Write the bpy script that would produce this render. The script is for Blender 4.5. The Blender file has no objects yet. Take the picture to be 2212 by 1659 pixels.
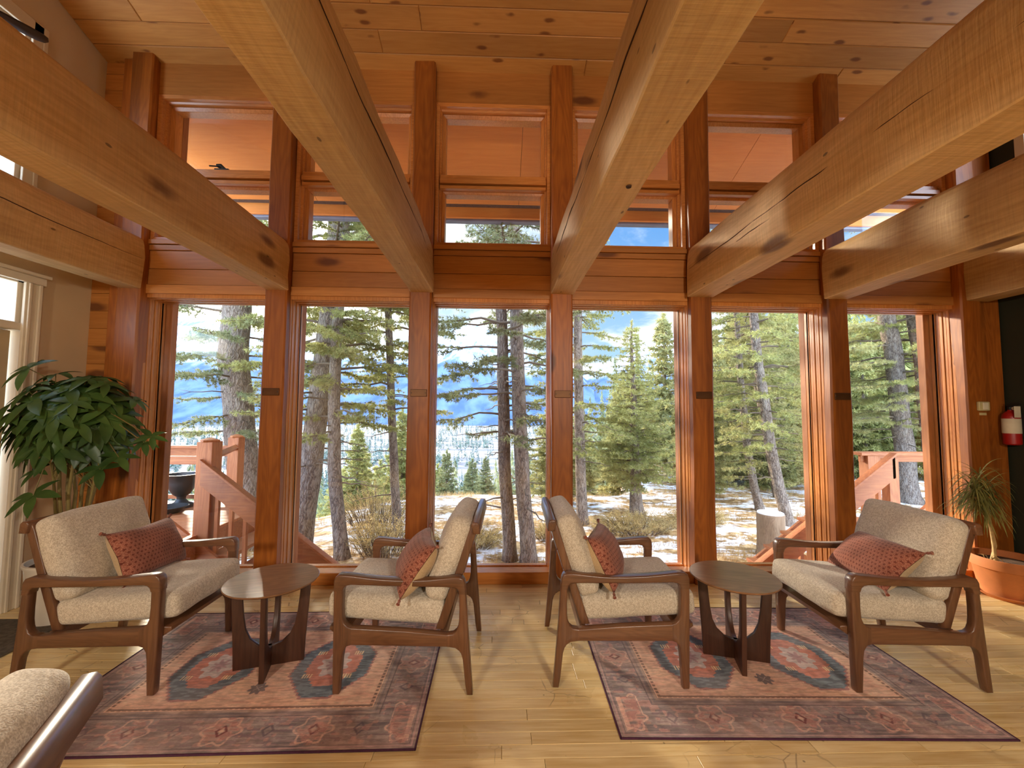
import bpy, bmesh, math, random
import numpy as np
from mathutils import Vector, Matrix, noise as mnoise

# ------------------------------------------------------------------ camera
scene = bpy.context.scene
COL = scene.collection
PI = math.pi
F_PX, PITCH, YAW, ROLL, EYE = 887.23, 0.0599, 0.0291, 0.0072, 1.45
cd = bpy.data.cameras.new('camera'); cam = bpy.data.objects.new('camera', cd); COL.objects.link(cam)
cd.sensor_fit = 'HORIZONTAL'; cd.sensor_width = 36.0; cd.lens = F_PX / 2212 * 36.0
cd.clip_start = 0.05; cd.clip_end = 20000
fw = Vector((math.sin(YAW) * math.cos(PITCH), math.cos(YAW) * math.cos(PITCH), math.sin(PITCH)))
rt = Vector((math.cos(YAW), -math.sin(YAW), 0)); up = rt.cross(fw)
r2 = math.cos(ROLL) * rt + math.sin(ROLL) * up
u2 = -math.sin(ROLL) * rt + math.cos(ROLL) * up
m = Matrix((r2, u2, -fw)).transposed().to_4x4(); m.translation = Vector((0, 0, EYE))
cam.matrix_world = m
scene.camera = cam

# ------------------------------------------------------------------ view and light settings
vs = scene.view_settings
scene.display_settings.display_device = 'sRGB'
vs.view_transform = 'Standard'; vs.look = 'None'; vs.gamma = 1.0; vs.use_curve_mapping = False
vs.exposure = 0.68
cy = scene.cycles
cy.max_bounces = 5; cy.diffuse_bounces = 3; cy.glossy_bounces = 2; cy.transmission_bounces = 3
cy.use_adaptive_sampling = True; cy.adaptive_threshold = 0.08
cy.transparent_max_bounces = 8; cy.caustics_reflective = False; cy.caustics_refractive = False
cy.sample_clamp_indirect = 6.0
cy.use_denoising = True

SUN_DIR = Vector((-0.66, 1.0, 0.37)).normalized()
SKY_STRENGTH = 1.25
sl = bpy.data.lights.new('sun', 'SUN'); sun = bpy.data.objects.new('sun', sl); COL.objects.link(sun)
sl.energy = 6.5; sl.angle = math.radians(4.0); sl.color = (1.0, 0.88, 0.70)
sun.rotation_euler = SUN_DIR.to_track_quat('Z', 'Y').to_euler()

def lamp(loc, rot, energy, size, color):
    l = bpy.data.lights.new('room_fill_lamp', 'AREA'); l.shape = 'DISK'; l.size = size; l.energy = energy; l.color = color
    o = bpy.data.objects.new('room_fill_lamp', l); COL.objects.link(o); o.location = loc; o.rotation_euler = rot
    return o
# added fill lights behind the camera, standing in for the room's own lamps
LAMP_COL = (1.0, 0.90, 0.74)
for lx in (-1.83, 1.41):
    lamp((lx, -1.9, 2.36), (math.radians(50), 0, 0), 52, 0.42, LAMP_COL)
for lx in (-2.2, 0.6, 3.2):  # added up-facing fill that lightens the ceiling
    lamp((lx, -3.0, 2.90), (math.radians(180), 0, 0), 13, 0.8, LAMP_COL)
# ------------------------------------------------------------------ node helpers
def S(r, g, b):
    f = lambda c: (c / 255) / 12.92 if c / 255 <= 0.04045 else ((c / 255 + 0.055) / 1.055) ** 2.4
    return (f(r), f(g), f(b), 1.0)

class NT:
    def __init__(s, tree):
        s.t = tree; s.n = tree.nodes; s.l = tree.links
    def new(s, typ, ins=None, **props):
        n = s.n.new(typ)
        for k, v in props.items(): setattr(n, k, v)
        for k, v in (ins or {}).items(): s.set(n, k, v)
        return n
    def set(s, n, k, v):
        sock = n.inputs[k]
        if hasattr(v, 'is_output') or isinstance(v, bpy.types.NodeSocket): s.l.new(v, sock)
        else: sock.default_value = v
    def math(s, op, a, b=None, c=None, clamp=False):
        n = s.n.new('ShaderNodeMath'); n.operation = op; n.use_clamp = clamp
        for i, v in enumerate((a, b, c)):
            if v is not None: s.set(n, i, v)
        return n.outputs[0]
    def vmath(s, op, a, b=None):
        n = s.n.new('ShaderNodeVectorMath'); n.operation = op
        s.set(n, 0, a)
        if b is not None:
            s.set(n, 3 if op == 'SCALE' else 1, b)
        return n.outputs['Value'] if op in ('DOT_PRODUCT', 'LENGTH') else n.outputs[0]
    def mix(s, fac, a, b, mode='MIX'):
        n = s.n.new('ShaderNodeMix'); n.data_type = 'RGBA'; n.blend_type = mode
        s.set(n, 0, fac); s.set(n, 6, a); s.set(n, 7, b)
        return n.outputs[2]
    def noise(s, vec, scale, detail=4, rough=0.55, dist=0.0):
        n = s.new('ShaderNodeTexNoise', {'Scale': scale, 'Detail': detail, 'Roughness': rough, 'Distortion': dist})
        if vec is not None: s.l.new(vec, n.inputs['Vector'])
        return n.outputs[0]
    def vor(s, vec, scale, feature='F1', rnd=1.0, out=0):
        n = s.n.new('ShaderNodeTexVoronoi'); n.feature = feature
        n.inputs['Scale'].default_value = scale; n.inputs['Randomness'].default_value = rnd
        s.l.new(vec, n.inputs['Vector'])
        return n.outputs[out]
    def ramp(s, v, lo, hi, a=0.0, b=1.0, smooth=True):
        n = s.n.new('ShaderNodeMapRange'); n.interpolation_type = 'SMOOTHSTEP' if smooth else 'LINEAR'
        s.set(n, 0, v)
        for i, x in enumerate((lo, hi, a, b)): n.inputs[1 + i].default_value = x
        return n.outputs[0]
    def map(s, vec, scale, loc=(0, 0, 0), rot=(0, 0, 0)):
        n = s.n.new('ShaderNodeMapping'); s.l.new(vec, n.inputs[0])
        n.inputs['Scale'].default_value = scale; n.inputs['Location'].default_value = loc; n.inputs['Rotation'].default_value = rot
        return n.outputs[0]
    def bump(s, h, strength, dist=0.01):
        n = s.new('ShaderNodeBump', {'Strength': strength, 'Distance': dist, 'Height': h})
        return n.outputs[0]

def material(name):
    mt = bpy.data.materials.new(name); mt.use_nodes = True
    nt = NT(mt.node_tree); b = nt.n['Principled BSDF']
    return mt, nt, b

def plain(name, col, rough=0.5, metal=0.0, vary=0.12, scale=6.0, bump=0.0, spec=0.5):
    mt, nt, b = material(name)
    tc = nt.n.new('ShaderNodeTexCoord').outputs['Object']
    n = nt.noise(tc, scale, 5)
    f = nt.ramp(n, 0.3, 0.7, 1 - vary, 1 + vary)
    c = nt.vmath('SCALE', col[:3], f)
    nt.set(b, 'Base Color', c)
    b.inputs['Roughness'].default_value = rough; b.inputs['Metallic'].default_value = metal
    b.inputs['Specular IOR Level'].default_value = spec
    if bump: nt.set(b, 'Normal', nt.bump(nt.noise(tc, scale * 8, 4), bump))
    return mt

def wood(name, dark, light, axis='X', s=1.0, rough=0.5, knots=0.06, bump=0.15, island=0.0, saw=0.0, grain=0.35,
         knot_col=None, coat=0.0, spec=0.5, spots=None, streak=0.0, kscale=1.0):
    """timber: long noise grain, growth rings, knots; optional per-board variation and saw marks"""
    mt, nt, b = material(name)
    tc = nt.n.new('ShaderNodeTexCoord').outputs['Object']
    rnd = nt.n.new('ShaderNodeObjectInfo').outputs['Random']
    off = nt.math('MULTIPLY', rnd, 37.0)
    isl = None
    if island:
        isl = nt.n.new('ShaderNodeNewGeometry').outputs['Random Per Island']
        off = nt.math('ADD', off, nt.math('MULTIPLY', isl, 91.0))
    v = nt.vmath('ADD', tc, off)
    def sc(al, ac): return tuple((al if 'XYZ'[i] == axis else ac) * s for i in range(3))
    n1 = nt.noise(nt.map(v, sc(1.1, 22)), 2.0, 4, 0.62, 0.3)
    n2 = nt.noise(nt.map(v, sc(0.45, 3.4)), 1.6, 2, 0.5)
    rings = nt.math('FRACT', nt.math('MULTIPLY', n2, 17.0))
    rings = nt.math('ABSOLUTE', nt.math('SUBTRACT', rings, 0.5))
    rings = nt.ramp(rings, 0.0, 0.5, 0, 1)
    f = nt.math('ADD', nt.math('MULTIPLY', nt.ramp(n1, 0.18, 0.82, smooth=False), 1 - grain), nt.math('MULTIPLY', rings, grain))
    col = nt.mix(f, dark, light)
    big = nt.noise(nt.map(v, sc(0.5, 1.2)), 1.1, 1)
    tone = nt.ramp(big, 0.3, 0.7, 0.82, 1.14)
    if island: tone = nt.math('MULTIPLY', tone, nt.math('ADD', 1 - island / 2, nt.math('MULTIPLY', isl, island)))
    col = nt.vmath('SCALE', col, tone)
    if streak:
        st = nt.noise(nt.map(v, sc(0.16, 4.0), (3, 7, 1)), 1.3, 2)
        col = nt.mix(nt.math('MULTIPLY', nt.ramp(st, 0.55, 0.66), streak), col, tuple(c * 0.42 for c in dark[:3]) + (1,))
    kn = None
    if knots:
        kv = nt.map(nt.vmath('ADD', v, nt.vmath('SCALE', (0.02, 0.02, 0.02), nt.noise(v, 14.0, 1))), sc(1.3 * kscale, 3.6 * kscale))
        d = nt.vor(kv, 1.0)
        kn = nt.ramp(d, knots, knots * 2.3, 1, 0)
        kc = knot_col or tuple(c * 0.30 for c in dark[:3]) + (1,)
        col = nt.mix(nt.math('MULTIPLY', kn, 0.8), col, kc)
    if spots:
        d2 = nt.vor(nt.map(v, sc(4, 9)), 1.0)
        col = nt.mix(nt.ramp(d2, spots, spots * 1.6, 0.75, 0), col, tuple(c * 0.2 for c in dark[:3]) + (1,))
    nt.set(b, 'Base Color', col)
    b.inputs['Roughness'].default_value = rough
    b.inputs['Specular IOR Level'].default_value = spec
    if coat:
        b.inputs['Coat Weight'].default_value = coat; b.inputs['Coat Roughness'].default_value = 0.22
    if saw:
        sn = nt.noise(nt.map(v, sc(26, 1.6), rot=(0, 0, 0.18)), 3.0, 3)
        nt.set(b, 'Normal', nt.bump(sn, bump, 0.006))
        nt.set(b, 'Base Color', nt.vmath('SCALE', col, nt.ramp(sn, 0.3, 0.7, 0.95, 1.04)))
    return mt

# ------------------------------------------------------------------ mesh helpers
class MB:
    def __init__(s): s.v = []; s.f = []
    def add(s, vs_, fs):
        o = len(s.v); s.v += [tuple(p) for p in vs_]; s.f += [tuple(i + o for i in f) for f in fs]; return s
    def box(s, x0, x1, y0, y1, z0, z1, M=None):
        p = [(x, y, z) for z in (z0, z1) for y in (y0, y1) for x in (x0, x1)]
        if M is not None: p = [M @ Vector(q) for q in p]
        return s.add(p, [(0, 2, 3, 1), (4, 5, 7, 6), (0, 1, 5, 4), (2, 6, 7, 3), (0, 4, 6, 2), (1, 3, 7, 5)])
    def plank(s, x0, x1, y0, y1, z0, z1, c=0.0015, M=None):
        """board whose face at z1 has a small chamfer"""
        p = [(x0, y0, z0), (x1, y0, z0), (x1, y1, z0), (x0, y1, z0)]
        zc = z1 - c if z1 > z0 else z1 + c
        p += [(x0, y0, zc), (x1, y0, zc), (x1, y1, zc), (x0, y1, zc)]
        p += [(x0 + c, y0 + c, z1), (x1 - c, y0 + c, z1), (x1 - c, y1 - c, z1), (x0 + c, y1 - c, z1)]
        if M is not None: p = [M @ Vector(q) for q in p]
        fs = [(8, 9, 10, 11)]
        for k in range(4):
            j = (k + 1) % 4
            fs += [(k, j, 4 + j, 4 + k), (4 + k, 4 + j, 8 + j, 8 + k)]
        return s.add(p, fs)
    def tube(s, pts, rad, n=8, cap=True, flat=1.0):
        pts = [Vector(p) for p in pts]; N = len(pts)
        if not hasattr(rad, '__len__'): rad = [rad] * N
        vs_, fs = [], []
        for i, p in enumerate(pts):
            t = (pts[min(i + 1, N - 1)] - pts[max(i - 1, 0)])
            t = t.normalized() if t.length > 1e-9 else Vector((0, 0, 1))
            a = Vector((1, 0, 0)) if abs(t.x) < 0.8 else Vector((0, 1, 0))
            e1 = t.cross(a).normalized(); e2 = t.cross(e1)
            for k in range(n):
                w = 2 * PI * k / n
                vs_.append(p + (e1 * math.cos(w) + e2 * math.sin(w) * flat) * rad[i])
        for i in range(N - 1):
            for k in range(n):
                j = (k + 1) % n
                fs.append((i * n + k, i * n + j, (i + 1) * n + j, (i + 1) * n + k))
        if cap:
            fs.append(tuple(range(n))[::-1]); fs.append(tuple((N - 1) * n + k for k in range(n)))
        return s.add(vs_, fs)
    def lathe(s, prof, n=32, c=(0, 0, 0)):
        vs_, fs = [], []
        for r, z in prof:
            for k in range(n):
                w = 2 * PI * k / n
                vs_.append((c[0] + r * math.cos(w), c[1] + r * math.sin(w), c[2] + z))
        for i in range(len(prof) - 1):
            for k in range(n):
                j = (k + 1) % n
                fs.append((i * n + k, i * n + j, (i + 1) * n + j, (i + 1) * n + k))
        fs.append(tuple(range(n))[::-1]); fs.append(tuple((len(prof) - 1) * n + k for k in range(n)))
        return s.add(vs_, fs)
    def extr(s, poly, x0, x1, b=0.004, cuts=(), to=None):
        """polygon (a,b) extruded along the third axis from x0 to x1 with rounded rims; cut edges stay square"""
        ar = sum(poly[i][0] * poly[(i + 1) % len(poly)][1] - poly[(i + 1) % len(poly)][0] * poly[i][1] for i in range(len(poly)))
        n = len(poly)
        offs = [0.0 if i in cuts else b for i in range(n)]
        if ar < 0:
            poly = poly[::-1]; offs = [offs[(n - 2 - i) % n] for i in range(n)]
        def inset(t):
            out = []
            for i in range(n):
                p0, p1, p2 = (Vector(poly[(i - 1) % n]), Vector(poly[i]), Vector(poly[(i + 1) % n]))
                d1 = (p1 - p0).normalized(); d2 = (p2 - p1).normalized()
                n1 = Vector((-d1.y, d1.x)); n2 = Vector((-d2.y, d2.x))
                o1 = offs[(i - 1) % n] * t; o2 = offs[i] * t
                det = n1.x * n2.y - n1.y * n2.x
                if abs(det) < 0.15: q = p1 + (n1 + n2).normalized() * max(o1, o2)
                else: q = p1 + Vector(((o1 * n2.y - o2 * n1.y) / det, (n1.x * o2 - n2.x * o1) / det))
                out.append(q)
            return out
        to = to or (lambda q, x: (x, q[0], q[1]))
        sg = 1 if x1 > x0 else -1
        rings = [(x0, 1.0), (x0 + sg * b * 0.3, 0.3), (x0 + sg * b, 0.0), (x1 - sg * b, 0.0), (x1 - sg * b * 0.3, 0.3), (x1, 1.0)]
        vs_, fs = [], []
        for x, t in rings: vs_ += [to(q, x) for q in inset(t)]
        for r in range(len(rings) - 1):
            for i in range(n):
                j = (i + 1) % n
                fs.append((r * n + i, r * n + j, (r + 1) * n + j, (r + 1) * n + i))
        fs.append(tuple(range(n))[::-1]); fs.append(tuple((len(rings) - 1) * n + i for i in range(n)))
        return s.add(vs_, fs)
    def build(s, name, mat, parent=None, bevel=0.0, angle=40, smooth=True, mod=None, segs=2):
        me = bpy.data.meshes.new(name); me.from_pydata(s.v, [], s.f)
        bm = bmesh.new(); bm.from_mesh(me); bmesh.ops.recalc_face_normals(bm, faces=bm.faces); bm.to_mesh(me); bm.free()
        return link(name, me, mat, parent, bevel, angle, smooth, mod, segs)

def link(name, me, mat, parent=None, bevel=0.0, angle=40, smooth=True, mod=None, segs=2):
    if smooth and len(me.polygons):
        me.shade_smooth(); me.set_sharp_from_angle(angle=math.radians(angle))
    o = bpy.data.objects.new(name, me); COL.objects.link(o)
    if mat: me.materials.append(mat)
    if parent is not None: o.parent = parent
    if bevel:
        bv = o.modifiers.new('edge', 'BEVEL'); bv.width = bevel; bv.segments = segs; bv.limit_method = 'ANGLE'; bv.angle_limit = math.radians(35)
    if mod: mod(o)
    return o

def fast_mesh(name, verts, tris, per=3):
    """mesh from numpy arrays"""
    me = bpy.data.meshes.new(name)
    verts = np.asarray(verts, np.float32).reshape(-1, 3); tris = np.asarray(tris, np.int32).reshape(-1)
    nf = len(tris) // per
    me.vertices.add(len(verts)); me.vertices.foreach_set('co', verts.ravel())
    me.loops.add(len(tris)); me.loops.foreach_set('vertex_index', tris)
    me.polygons.add(nf); me.polygons.foreach_set('loop_start', np.arange(0, nf * per, per, dtype=np.int32))
    me.update(calc_edges=True); me.validate()
    return me

def tag(o, label, cat, group=None, kind=None):
    if label: o['label'] = label
    if cat: o['category'] = cat
    if group: o['group'] = group
    if kind: o['kind'] = kind
    return o
def thing(name, loc=(0, 0, 0), rz=0.0, label=None, cat=None, group=None):
    o = bpy.data.objects.new(name, None); COL.objects.link(o); o.location = loc; o.rotation_euler = (0, 0, rz)
    o.empty_display_size = 0.1
    return tag(o, label, cat, group)
def struct(o): o['kind'] = 'structure'; return o
def dup(root, loc, rz, label):
    """a copy of a thing with its parts and their sub-parts"""
    r = root.copy(); COL.objects.link(r); r.location = loc; r.rotation_euler = (0, 0, rz); r['label'] = label
    for ch in list(root.children):
        c = ch.copy(); COL.objects.link(c); c.parent = r
        for g in list(ch.children):
            d = g.copy(); COL.objects.link(d); d.parent = c
    return r

# ------------------------------------------------------------------ materials
M_BEAM = wood('hewn_beam_wood', S(192, 146, 90), S(232, 192, 132), 'Y', 1.0, 0.62, 0.10, 0.30, saw=0.9, grain=0.16, knot_col=S(96, 52, 28), spots=0.05)
M_POST = wood('stained_post_wood', S(132, 66, 16), S(190, 110, 38), 'Z', 1.0, 0.42, 0.07, 0.22, grain=0.25, streak=0.45)
M_TRIMX = wood('varnished_trim_wood', S(174, 102, 42), S(214, 142, 70), 'X', 1.0, 0.36, 0.05, 0.08)
M_FRAMEZ = wood('varnished_frame_wood', S(184, 106, 46), S(226, 152, 82), 'Z', 1.6, 0.30, 0.0, 0.06, grain=0.25, coat=0.3)
M_FRAMEX = wood('varnished_sash_wood', S(184, 106, 46), S(226, 152, 82), 'X', 1.6, 0.30, 0.0, 0.06, grain=0.25, coat=0.3)
M_CEIL = wood('pine_ceiling_boards', S(186, 122, 58), S(214, 154, 84), 'X', 1.0, 0.45, 0.085, 0.10, island=0.16, grain=0.15, knot_col=S(104, 50, 22), kscale=2.4)
M_PANEL = wood('pine_wall_boards', S(172, 106, 46), S(204, 136, 68), 'X', 1.0, 0.45, 0.09, 0.10, island=0.14, grain=0.15, knot_col=S(88, 40, 18))
M_WALNUT = wood('walnut_wood', S(86, 54, 36), S(128, 86, 58), 'Z', 1.6, 0.36, 0.0, 0.08, grain=0.2, coat=0.35)
M_WALNUTX = wood('walnut_wood_lengthwise', S(86, 54, 36), S(128, 86, 58), 'X', 1.6, 0.36, 0.0, 0.08, grain=0.2, coat=0.35)
M_WALNUTY = wood('walnut_wood_crosswise', S(88, 56, 37), S(132, 89, 60), 'Y', 1.6, 0.36, 0.0, 0.08, grain=0.2, coat=0.35)
M_TABLETOP = wood('walnut_veneer_top', S(120, 82, 54), S(166, 122, 84), 'Y', 1.2, 0.30, 0.0, 0.04, grain=0.35)
M_TABLELEG = wood('dark_walnut_base', S(58, 34, 24), S(88, 54, 38), 'Z', 1.6, 0.40, 0.0, 0.06, grain=0.2)
M_SOFFIT = wood('stained_soffit_plywood', S(210, 120, 46), S(226, 142, 62), 'X', 0.8, 0.6, 0.0, 0.05, grain=0.2)
M_DECK = wood('stained_deck_timber', S(150, 80, 38), S(190, 116, 62), 'X', 1.0, 0.6, 0.0, 0.1)
M_DECKZ = wood('stained_deck_posts', S(150, 80, 38), S(192, 118, 64), 'Z', 1.0, 0.6, 0.0, 0.1)
M_EXT = wood('exterior_corner_timber', S(144, 82, 40), S(184, 114, 60), 'Z', 1.0, 0.6, 0.0, 0.1)
M_CREAM = plain('cream_painted_wall', S(222, 196, 158), 0.7, vary=0.04, scale=2.0, bump=0.04)
M_WHITE = plain('white_painted_trim', S(232, 216, 192), 0.45, vary=0.03)
M_GREEN = plain('dark_green_painted_wall', S(42, 44, 30), 0.65, vary=0.08, scale=2.0)
M_DOOR = plain('beige_door_paint', S(186, 160, 122), 0.5, vary=0.04)
M_BLACK = plain('black_metal', S(30, 28, 28), 0.5, vary=0.2)
M_BRONZE = plain('bronze_plate', S(96, 62, 34), 0.4, 0.6, vary=0.2)
M_RED = plain('red_enamel', S(170, 28, 26), 0.35)
M_PAPER = plain('white_paper', S(226, 214, 190), 0.7)
M_TERRA = plain('terracotta', S(188, 112, 60), 0.75, vary=0.12, scale=5, bump=0.05)
M_SOIL = plain('potting_soil', S(92, 66, 46), 0.95, vary=0.4, scale=30, bump=0.6)
M_CERAMIC = plain('white_ceramic', S(232, 222, 208), 0.35, vary=0.03)
M_PLASTIC = plain('clear_ivory_plastic', S(206, 190, 140), 0.3)
M_FAN = plain('dark_fan_blade', S(52, 38, 32), 0.45, vary=0.2)
M_URN = plain('black_cast_iron', S(34, 34, 34), 0.4, vary=0.3)
M_SEAL = plain('dark_glazing_seal', S(48, 40, 36), 0.6)
M_GUTTER = plain('grey_gutter_metal', S(120, 122, 140), 0.5)
M_VENT = plain('dark_vent_mesh', S(84, 66, 58), 0.8, vary=0.3, scale=60)
M_CRACK = plain('dark_timber_crack', S(62, 34, 18), 0.9)
M_MAT = plain('grey_door_mat', S(92, 82, 70), 0.95, vary=0.3, scale=40, bump=0.4)

def fabric(name, base, fleck, scale=260.0, bump=0.5):
    mt, nt, b = material(name)
    tc = nt.n.new('ShaderNodeTexCoord').outputs['Object']
    n = nt.noise(tc, scale, 2, 0.6); n2 = nt.noise(tc, scale * 0.35, 1)
    f = nt.ramp(nt.math('ADD', nt.math('MULTIPLY', n, 0.7), nt.math('MULTIPLY', n2, 0.3)), 0.38, 0.62)
    c = nt.mix(f, fleck, base)
    c = nt.vmath('SCALE', c, nt.ramp(nt.noise(tc, 5.0, 1), 0.3, 0.7, 0.94, 1.05))
    nt.set(b, 'Base Color', c); b.inputs['Roughness'].default_value = 0.95
    b.inputs['Specular IOR Level'].default_value = 0.15
    b.inputs['Sheen Weight'].default_value = 0.25
    nt.set(b, 'Normal', nt.bump(n, bump, 0.003))
    return mt
M_BOUCLE = fabric('oatmeal_boucle', S(226, 214, 196), S(184, 168, 148))
M_LINEN = fabric('beige_linen', S(214, 184, 142), S(190, 158, 118), 500, 0.2)

def pillow_mat():
    mt, nt, b = material('rust_block_print')
    tc = nt.n.new('ShaderNodeTexCoord').outputs['Object']
    g = nt.map(tc, (46, 46, 46))
    sx = nt.n.new('ShaderNodeSeparateXYZ'); nt.l.new(g, sx.inputs[0])
    row = nt.math('FLOOR', sx.outputs[2])
    xx = nt.math('ADD', sx.outputs[0], nt.math('MULTIPLY', nt.math('MODULO', nt.math('ABSOLUTE', row), 2.0), 0.5))
    fx = nt.math('SUBTRACT', nt.math('FRACT', xx), 0.5); fz = nt.math('SUBTRACT', nt.math('FRACT', sx.outputs[2]), 0.5)
    rr = nt.math('SQRT', nt.math('ADD', nt.math('MULTIPLY', fx, fx), nt.math('MULTIPLY', fz, fz)))
    ang = nt.math('ARCTAN2', fz, fx)
    pet = nt.math('ADD', 0.26, nt.math('MULTIPLY', nt.math('COSINE', nt.math('MULTIPLY', ang, 5.0)), 0.11))
    flower = nt.ramp(nt.math('SUBTRACT', rr, pet), -0.06, 0.05, 1, 0)
    ring = nt.ramp(nt.math('ABSOLUTE', nt.math('SUBTRACT', rr, nt.math('ADD', pet, 0.12))), 0.03, 0.08, 1, 0)
    n = nt.noise(tc, 120, 4)
    col = nt.mix(nt.math('MULTIPLY', flower, 0.85), S(156, 94, 76), S(106, 52, 42))
    col = nt.mix(nt.math('MULTIPLY', ring, 0.55), col, S(190, 138, 114))
    col = nt.mix(nt.ramp(n, 0.52, 0.66, 0, 0.5), col, S(126, 62, 48))
    col = nt.vmath('SCALE', col, nt.ramp(nt.noise(tc, 9.0, 3), 0.3, 0.7, 0.80, 1.12))
    nt.set(b, 'Base Color', col); b.inputs['Roughness'].default_value = 0.95; b.inputs['Specular IOR Level'].default_value = 0.1
    b.inputs['Sheen Weight'].default_value = 0.2
    nt.set(b, 'Normal', nt.bump(nt.noise(tc, 300, 3), 0.4, 0.003))
    return mt
M_PILLOW = pillow_mat()

def floor_mat():
    mt, nt, b = material('maple_strip_floor')
    tc = nt.n.new('ShaderNodeTexCoord').outputs['Object']
    isl = nt.n.new('ShaderNodeNewGeometry').outputs['Random Per Island']
    v = nt.vmath('ADD', tc, nt.math('MULTIPLY', isl, 61.0))
    n1 = nt.noise(nt.map(v, (1.6, 26, 1)), 2.2, 6, 0.6)
    n2 = nt.noise(nt.map(v, (0.7, 5, 1)), 1.6, 3)
    col = nt.mix(nt.ramp(nt.math('ADD', nt.math('MULTIPLY', n1, 0.6), nt.math('MULTIPLY', n2, 0.4)), 0.34, 0.66), S(222, 184, 120), S(246, 218, 162))
    col = nt.vmath('SCALE', col, nt.math('ADD', 0.86, nt.math('MULTIPLY', isl, 0.24)))
    # wear: scuffs and dark scribbled scratches in the walked-on zone
    wn = nt.noise(tc, 1.3, 3)
    wv = nt.vmath('ADD', tc, nt.vmath('SCALE', (0.12, 0.12, 0.0), nt.noise(tc, 5.0, 3)))
    e = nt.vor(nt.map(wv, (4.5, 7.0, 1)), 1.0, 'DISTANCE_TO_EDGE')
    scr = nt.math('MULTIPLY', nt.ramp(e, 0.004, 0.018, 1, 0), nt.ramp(nt.noise(tc, 2.6, 3), 0.53, 0.66))
    col = nt.mix(nt.math('MULTIPLY', scr, 0.5), col, S(104, 66, 34))
    sp = nt.vor(nt.map(tc, (9, 9, 1)), 1.0)
    col = nt.mix(nt.math('MULTIPLY', nt.ramp(sp, 0.03, 0.06, 1, 0), 0.6), col, S(96, 60, 30))
    col = nt.mix(nt.ramp(wn, 0.52, 0.75, 0, 0.3), col, S(206, 162, 104))
    nt.set(b, 'Base Color', col)
    nt.set(b, 'Roughness', nt.ramp(nt.noise(tc, 3.0, 4), 0.3, 0.7, 0.26, 0.48))
    b.inputs['Specular IOR Level'].default_value = 0.5
    nt.set(b, 'Normal', nt.bump(n1, 0.06, 0.004))
    return mt
M_FLOOR = floor_mat()

def glass_mat():
    mt = bpy.data.materials.new('window_glass'); mt.use_nodes = True
    nt = NT(mt.node_tree); nt.n.remove(nt.n['Principled BSDF'])
    lw = nt.n.new('ShaderNodeLayerWeight'); lw.inputs['Blend'].default_value = 0.5
    f = nt.math('ADD', 0.035, nt.math('MULTIPLY', nt.math('POWER', lw.outputs['Facing'], 5.0), 0.5))
    tr = nt.new('ShaderNodeBsdfTransparent', {'Color': (0.975, 0.985, 0.98, 1)})
    gl = nt.new('ShaderNodeBsdfGlossy', {'Roughness': 0.0, 'Color': (1, 1, 1, 1)})
    mx = nt.new('ShaderNodeMixShader', {0: f}); nt.l.new(tr.outputs[0], mx.inputs[1]); nt.l.new(gl.outputs[0], mx.inputs[2])
    nt.l.new(mx.outputs[0], nt.n['Material Output'].inputs[0])
    return mt
M_GLASS = glass_mat()

def leafy(name, c1, c2, trans=0.35, rough=0.6, scale=3.0, spec=0.3):
    mt = bpy.data.materials.new(name); mt.use_nodes = True
    nt = NT(mt.node_tree); b = nt.n['Principled BSDF']
    tc = nt.n.new('ShaderNodeTexCoord').outputs['Object']
    isl = nt.n.new('ShaderNodeNewGeometry').outputs['Random Per Island']
    f = nt.math('ADD', nt.math('MULTIPLY', nt.ramp(nt.noise(tc, scale, 3), 0.35, 0.65), 0.6), nt.math('MULTIPLY', isl, 0.4))
    col = nt.mix(f, c1, c2)
    nt.set(b, 'Base Color', col); b.inputs['Roughness'].default_value = rough; b.inputs['Specular IOR Level'].default_value = spec
    tl = nt.new('ShaderNodeBsdfTranslucent', {'Color': col})
    mx = nt.new('ShaderNodeMixShader', {0: trans}); nt.l.new(b.outputs[0], mx.inputs[1]); nt.l.new(tl.outputs[0], mx.inputs[2])
    nt.l.new(mx.outputs[0], nt.n['Material Output'].inputs[0])
    return mt
M_LEAF = leafy('money_tree_leaf', S(44, 74, 34), S(92, 122, 58), 0.25, 0.38, 4.0, 0.5)
M_DRAC = leafy('dragon_tree_leaf', S(90, 96, 48), S(160, 150, 84), 0.3, 0.45)
M_STEM = plain('green_brown_stem', S(132, 116, 66), 0.6, vary=0.2)
M_CANE = plain('pale_cane_bark', S(190, 156, 104), 0.7, vary=0.2, scale=30)
M_NEEDLE = leafy('spruce_needles', S(126, 132, 78), S(202, 198, 128), 0.45, 0.7, 0.8)
M_NEEDLE_D = leafy('dark_pine_needles', S(116, 126, 94), S(178, 180, 128), 0.4, 0.7, 0.8)
M_NEEDLE_Y = leafy('yellow_green_needles', S(150, 148, 94), S(204, 196, 136), 0.45, 0.7, 0.8)
M_JUNIPER = leafy('winter_juniper_sprigs', S(168, 144, 92), S(216, 194, 138), 0.45, 0.8, 1.5)
M_GRASS = leafy('dry_grass_blades', S(176, 138, 84), S(216, 186, 130), 0.3, 0.8, 1.5)

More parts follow.
